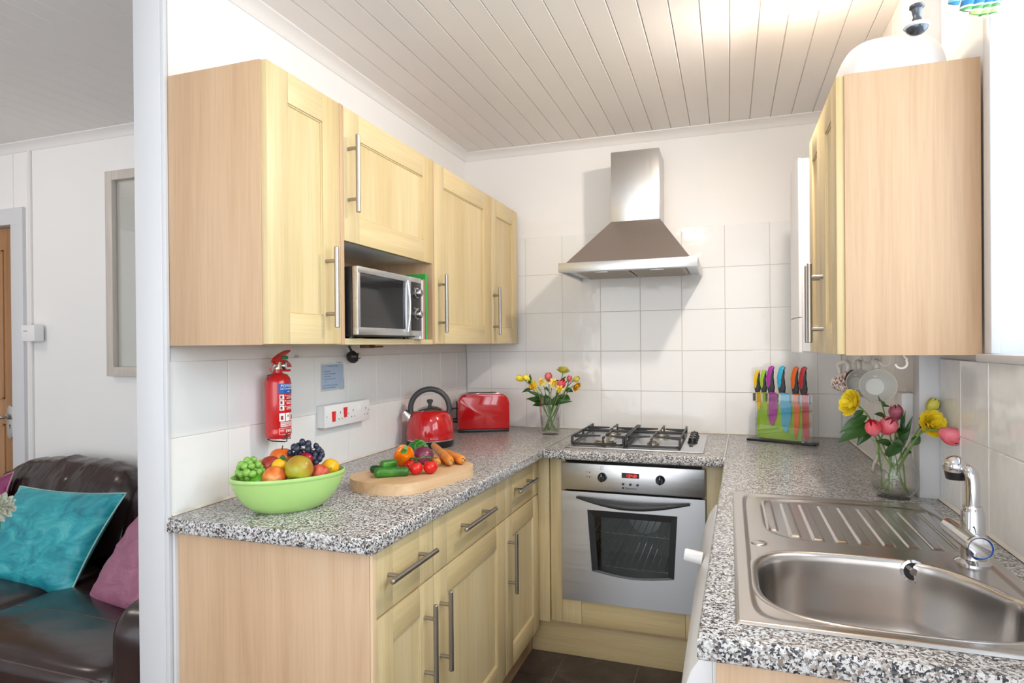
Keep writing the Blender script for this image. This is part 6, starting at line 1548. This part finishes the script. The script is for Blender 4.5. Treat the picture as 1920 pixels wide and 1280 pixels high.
# picture
bx0_, bz1 = P(197, 322, y=FY-0.03).x, P(197, 322, y=FY-0.03).z; bz0 = P(197, 705, y=FY-0.03).z
pw_ = 0.62
pf_ = empty('framed_picture', 'pale wooden framed picture on the living room wall, cut off by the partition', 'picture', (bx0_+pw_/2, FY, (bz0+bz1)/2))
bm = NB(); fw = 0.044
xx0, xx1 = bx0_, bx0_+pw_
box(bm, xx0, xx0+fw, FY-0.034, FY-0.0005, bz0, bz1, 0.002); box(bm, xx1-fw, xx1, FY-0.034, FY-0.0005, bz0, bz1, 0.002); box(bm, xx0+fw, xx1-fw, FY-0.034, FY-0.0005, bz0, bz0+fw, 0.002); box(bm, xx0+fw, xx1-fw, FY-0.034, FY-0.0005, bz1-fw, bz1, 0.002)
ob('picture_frame', bm, wood('limed_wood', (0.60, 0.55, 0.50), (0.54, 0.49, 0.44), (0.65, 0.60, 0.56)), pf_)
bm = NB(); box(bm, xx0+fw, xx1-fw, FY-0.006, FY-0.001, bz0+fw, bz1-fw); ob('picture_mount', bm, plain('pale_linen_print', (0.72, 0.69, 0.63), 0.6), pf_)
bm = NB(); box(bm, xx0+fw, xx1-fw, FY-0.011, FY-0.009, bz0+fw, bz1-fw); ob('picture_glass', bm, M['acrylic'], pf_, smooth=False)
# cable trunking and box
a = P(54, 300, y=FY-0.008); bm = NB(); box(bm, a.x-0.010, a.x+0.010, FY-0.012, FY, 0, CE-0.041, 0.002); struct('trim_8', bm, M['trim'])
a0 = P(43, 624, y=FY-0.05); a1 = P(67, 624, y=FY-0.05); zz1 = P(55, 609, y=FY-0.05).z; zz0 = P(55, 640, y=FY-0.05).z
ts = empty('wall_switch', 'small white box on the living room wall beside the oak door', 'switch', ((a0.x+a1.x)/2, FY, (zz0+zz1)/2))
bm = NB(); box(bm, a0.x, a1.x+0.004, FY-0.060, FY-0.0125, zz0, zz1, 0.004); ob('switch_body', bm, M['whitepl'], ts)
bm = NB(); 
for k in range(4): x = a0.x+0.02+k*0.007; box(bm, x, x+0.003, FY-0.0606, FY-0.060, (zz0+zz1)/2+0.008, (zz0+zz1)/2+0.013)
ob('switch_marks', bm, M['darkgrey'], ts, smooth=False)

# leather sofa
sx0, sx1 = -2.05, -0.112; sb = -0.985; sf = -1.90; aw = 0.155; zs = 0.437
sofa = empty('leather_sofa', 'dark brown leather sofa against the living room wall', 'sofa', ((sx0+sx1)/2, -1.45, 0))
def soft(bm, x0, x1, y0, y1, z0, z1, nx, ny, nz_, puff=0.03, wr=0.0, sq=5.0, seed=0):
    """pillowy block: superellipsoid-like cushion made from a subdivided box"""
    start = len(bm.verts); cx, cy, cz = (x0+x1)/2, (y0+y1)/2, (z0+z1)/2; hx, hy, hz = (x1-x0)/2, (y1-y0)/2, (z1-z0)/2
    V = {}
    def vt(i, j, k):
        if (i, j, k) not in V:
            u, v, w_ = 2*i/nx-1, 2*j/ny-1, 2*k/nz_-1
            m = max(abs(u), abs(v), abs(w_)); L = (abs(u)**sq+abs(v)**sq+abs(w_)**sq)**(1/sq); f = m/L if L > 0 else 1
            p = Vector((cx+hx*u*f, cy+hy*v*f, cz+hz*w_*f))
            b_ = (1-u*u*0.9)*(1-v*v*0.9) if abs(w_) == 1 else ((1-u*u*0.9)*(1-w_*w_*0.9) if abs(v) == 1 else (1-v*v)*(1-w_*w_))
            ax_ = Vector((0, 0, w_)) if abs(w_) == 1 else (Vector((0, v, 0)) if abs(v) == 1 else Vector((u, 0, 0)))
            p += ax_*puff*b_
            if wr: 
                n1 = noise.noise(Vector((p.x*14+p.z*5, p.y*6, p.z*6+seed)))+0.5*noise.noise(Vector((p.x*30, p.y*14, p.z*12+seed)))
                p += ax_*wr*n1
            V[i, j, k] = bm.verts.new(p)
        return V[i, j, k]
    for (A, B, C_, fn_) in ((nx, ny, nz_, lambda a, b, c: (a, b, c)), (nx, nz_, ny, lambda a, b, c: (a, c, b)), (ny, nz_, nx, lambda a, b, c: (c, a, b))):
        for c in (0, C_):
            for a in range(A):
                for b in range(B):
                    bm.faces.new([vt(*fn_(a, b, c)), vt(*fn_(a+1, b, c)), vt(*fn_(a+1, b+1, c)), vt(*fn_(a, b+1, c))])
bm = NB(); box(bm, sx0+0.01, sx1-0.01, sb-0.02, sf+0.03, 0.06, 0.30, 0.02, seg=3); ob('sofa_base', bm, M['leather'], sofa)
seat_w = (sx1-sx0-2*aw)/2
for k in range(2):
    x0 = sx0+aw+seat_w*k; bm = NB(); soft(bm, x0+0.003, x0+seat_w-0.003, sf-0.012, sb-0.24, 0.29, zs, 26, 24, 6, 0.014, 0.0015, 9, k*3)
    sc_ = ob('seat_cushion', bm, M['leather2'], sofa, angle=80)
    for zq in (zs-0.020,):
        bm = NB(); tube(bm, [(x0+0.02, sf-0.008, zq), (x0+seat_w-0.02, sf-0.008, zq)], 0.0028, 6); ob('seam_piping', bm, plain('seam_leather', (0.075, 0.045, 0.036), 0.4), sc_)
    bm = NB(); tube(bm, smoothpath([(x0+0.07, -1.66, zs+0.0035), (x0+seat_w*0.3, -1.66, zs+0.010), (x0+seat_w*0.5, -1.66, zs+0.0125), (x0+seat_w*0.7, -1.66, zs+0.010), (x0+seat_w-0.07, -1.66, zs+0.0035)], 4), 0.0020, 6); ob('seat_seam', bm, bpy.data.materials['seam_leather'], sc_)
    bm = NB(); soft(bm, x0+0.004, x0+seat_w-0.004, -1.26, sb-0.10, 0.44, 0.805, 30, 8, 20, 0.030, 0.012, 5, 7+k)
    for v in bm.verts: v.co.y += (v.co.z-0.44)*0.28
    ob('back_cushion', bm, M['leather'], sofa, angle=80)
bm = NB(); box(bm, sx0+0.02, sx1-0.02, sb-0.10, sb, 0.08, 0.74, 0.03, seg=4); ob('sofa_back', bm, M['leather'], sofa)
for x0 in (sx0, sx1-aw):
    bm = NB(); soft(bm, x0, x0+aw, sf-0.004, sb-0.03, 0.07, 0.625, 10, 22, 16, 0.010, 0.003, 9, 21); ob('armrest', bm, M['leather2'], sofa, angle=80)
for x in (sx0+0.06, sx1-0.06):
    for y in (sf+0.08, sb-0.08): bm = NB(); cyl(bm, (x, y, 0.004), (x, y, 0.07), 0.018, 0.022); ob('leg', bm, M['black'], sofa)

def cushion(name, label, c4, th, mat, pipe, group='scatter cushions on the sofa'):
    """c4: corners TL, TR, BR, BL in the room"""
    TL, TR, BR, BL = [Vector(p) for p in c4]; c = (TL+TR+BR+BL)/4; nrm = (TR-TL).cross(TL-BL).normalized()
    if nrm.dot(CAM-c) < 0: nrm = -nrm
    o_ = empty(name, label, 'cushion', c, group=group); n = 26; F = []; B = []
    for i in range(n+1):
        f = []; b = []
        for j in range(n+1):
            u, v = i/n, j/n; U, V_ = 2*u-1, 2*v-1
            uu = u+0.035*math.sin(PI*2*0.5*V_**2*0)*0; p = TL.lerp(TR, u).lerp(BL.lerp(BR, u), v)
            p = p.lerp(c, 0.07*((1-U*U)*abs(V_)**3+(1-V_*V_)*abs(U)**3))
            e = max(0, (1-U**4)*(1-V_**4))**0.6
            wv_ = 0.004*noise.noise(Vector((u*7, v*12, 3.1)))+0.002*noise.noise(Vector((u*15, v*30, 1)))
            f.append(p+nrm*(th*e+wv_*e*2)); b.append(p-nrm*(th*0.8*e))
        F.append(f); B.append(b)
    bm = NB()
    vf = [[bm.verts.new(p) for p in r_] for r_ in F]
    vb = [[(vf[i][j] if i in (0, n) or j in (0, n) else bm.verts.new(B[i][j])) for j in range(n+1)] for i in range(n+1)]
    for i in range(n):
        for j in range(n):
            bm.faces.new((vf[i][j], vf[i+1][j], vf[i+1][j+1], vf[i][j+1])); bm.faces.new((vb[i][j], vb[i][j+1], vb[i+1][j+1], vb[i+1][j]))
    ob('cushion_cover', bm, mat, o_, angle=80)
    ring = [F[i][0] for i in range(n)]+[F[n][j] for j in range(n)]+[F[i][n] for i in range(n, 0, -1)]+[F[0][j] for j in range(n, 0, -1)]
    bm = NB(); tube(bm, ring, 0.0032, 6, closed=True); ob('cushion_piping', bm, pipe, o_)
    return o_
cushion('cushion', 'large turquoise velvet cushion leaning on the leather sofa', (P(38, 911, y=-1.27), P(237, 924, y=-1.27), P(128, 1122, y=-1.50), P(-62, 1098, y=-1.50)), 0.070, M['teal'], M['piping'])
cushion('cushion', 'dusky pink velvet cushion at the right end of the sofa by the armrest', (P(265, 960, y=-1.30), P(360, 1000, y=-1.45), P(300, 1165, y=-1.62), P(158, 1138, y=-1.52)), 0.055, M['mauve'], M['piping2'])
cushion('cushion', 'magenta cushion at the left edge of the view', (P(-90, 925, y=-1.20), P(26, 884, y=-1.20), P(-10, 1010, y=-1.34), P(-110, 1030, y=-1.34)), 0.045, M['magenta'], M['piping2'])
# white bloom at the left edge
wc = P(-4, 951, y=-1.62); wf_ = empty('white_flower', 'white ruffled flower at the left edge in front of the sofa cushions', 'flower', wc)
bm = NB(); rnd = random.Random(9); ax_ = (CAM-wc).normalized()
for L in range(6):
    q = 0.22+0.16*L; bloomrow(bm, wc-ax_*0.01, ax_, 7+2*L, L*0.6, 0.045*(1.05-0.15*L), lambda t, q=q: (0.055*q*(0.2+0.8*t), t), 0.28, jit=0.2, rnd=rnd)
ob('petals', bm, mottled('cream_petals', [(0.3, (0.50, 0.52, 0.40)), (0.7, (0.70, 0.72, 0.60))], 30, 0.6), wf_, angle=80)
bm = NB(); tube(bm, smoothpath([wc-ax_*0.01, wc+Vector((-0.03, 0.02, -0.10)), wc+Vector((-0.06, 0.0, -0.30)), Vector((wc.x-0.07, -1.62, zs+0.02))], 6), 0.004, 8); ob('stem', bm, M['stem'], wf_)
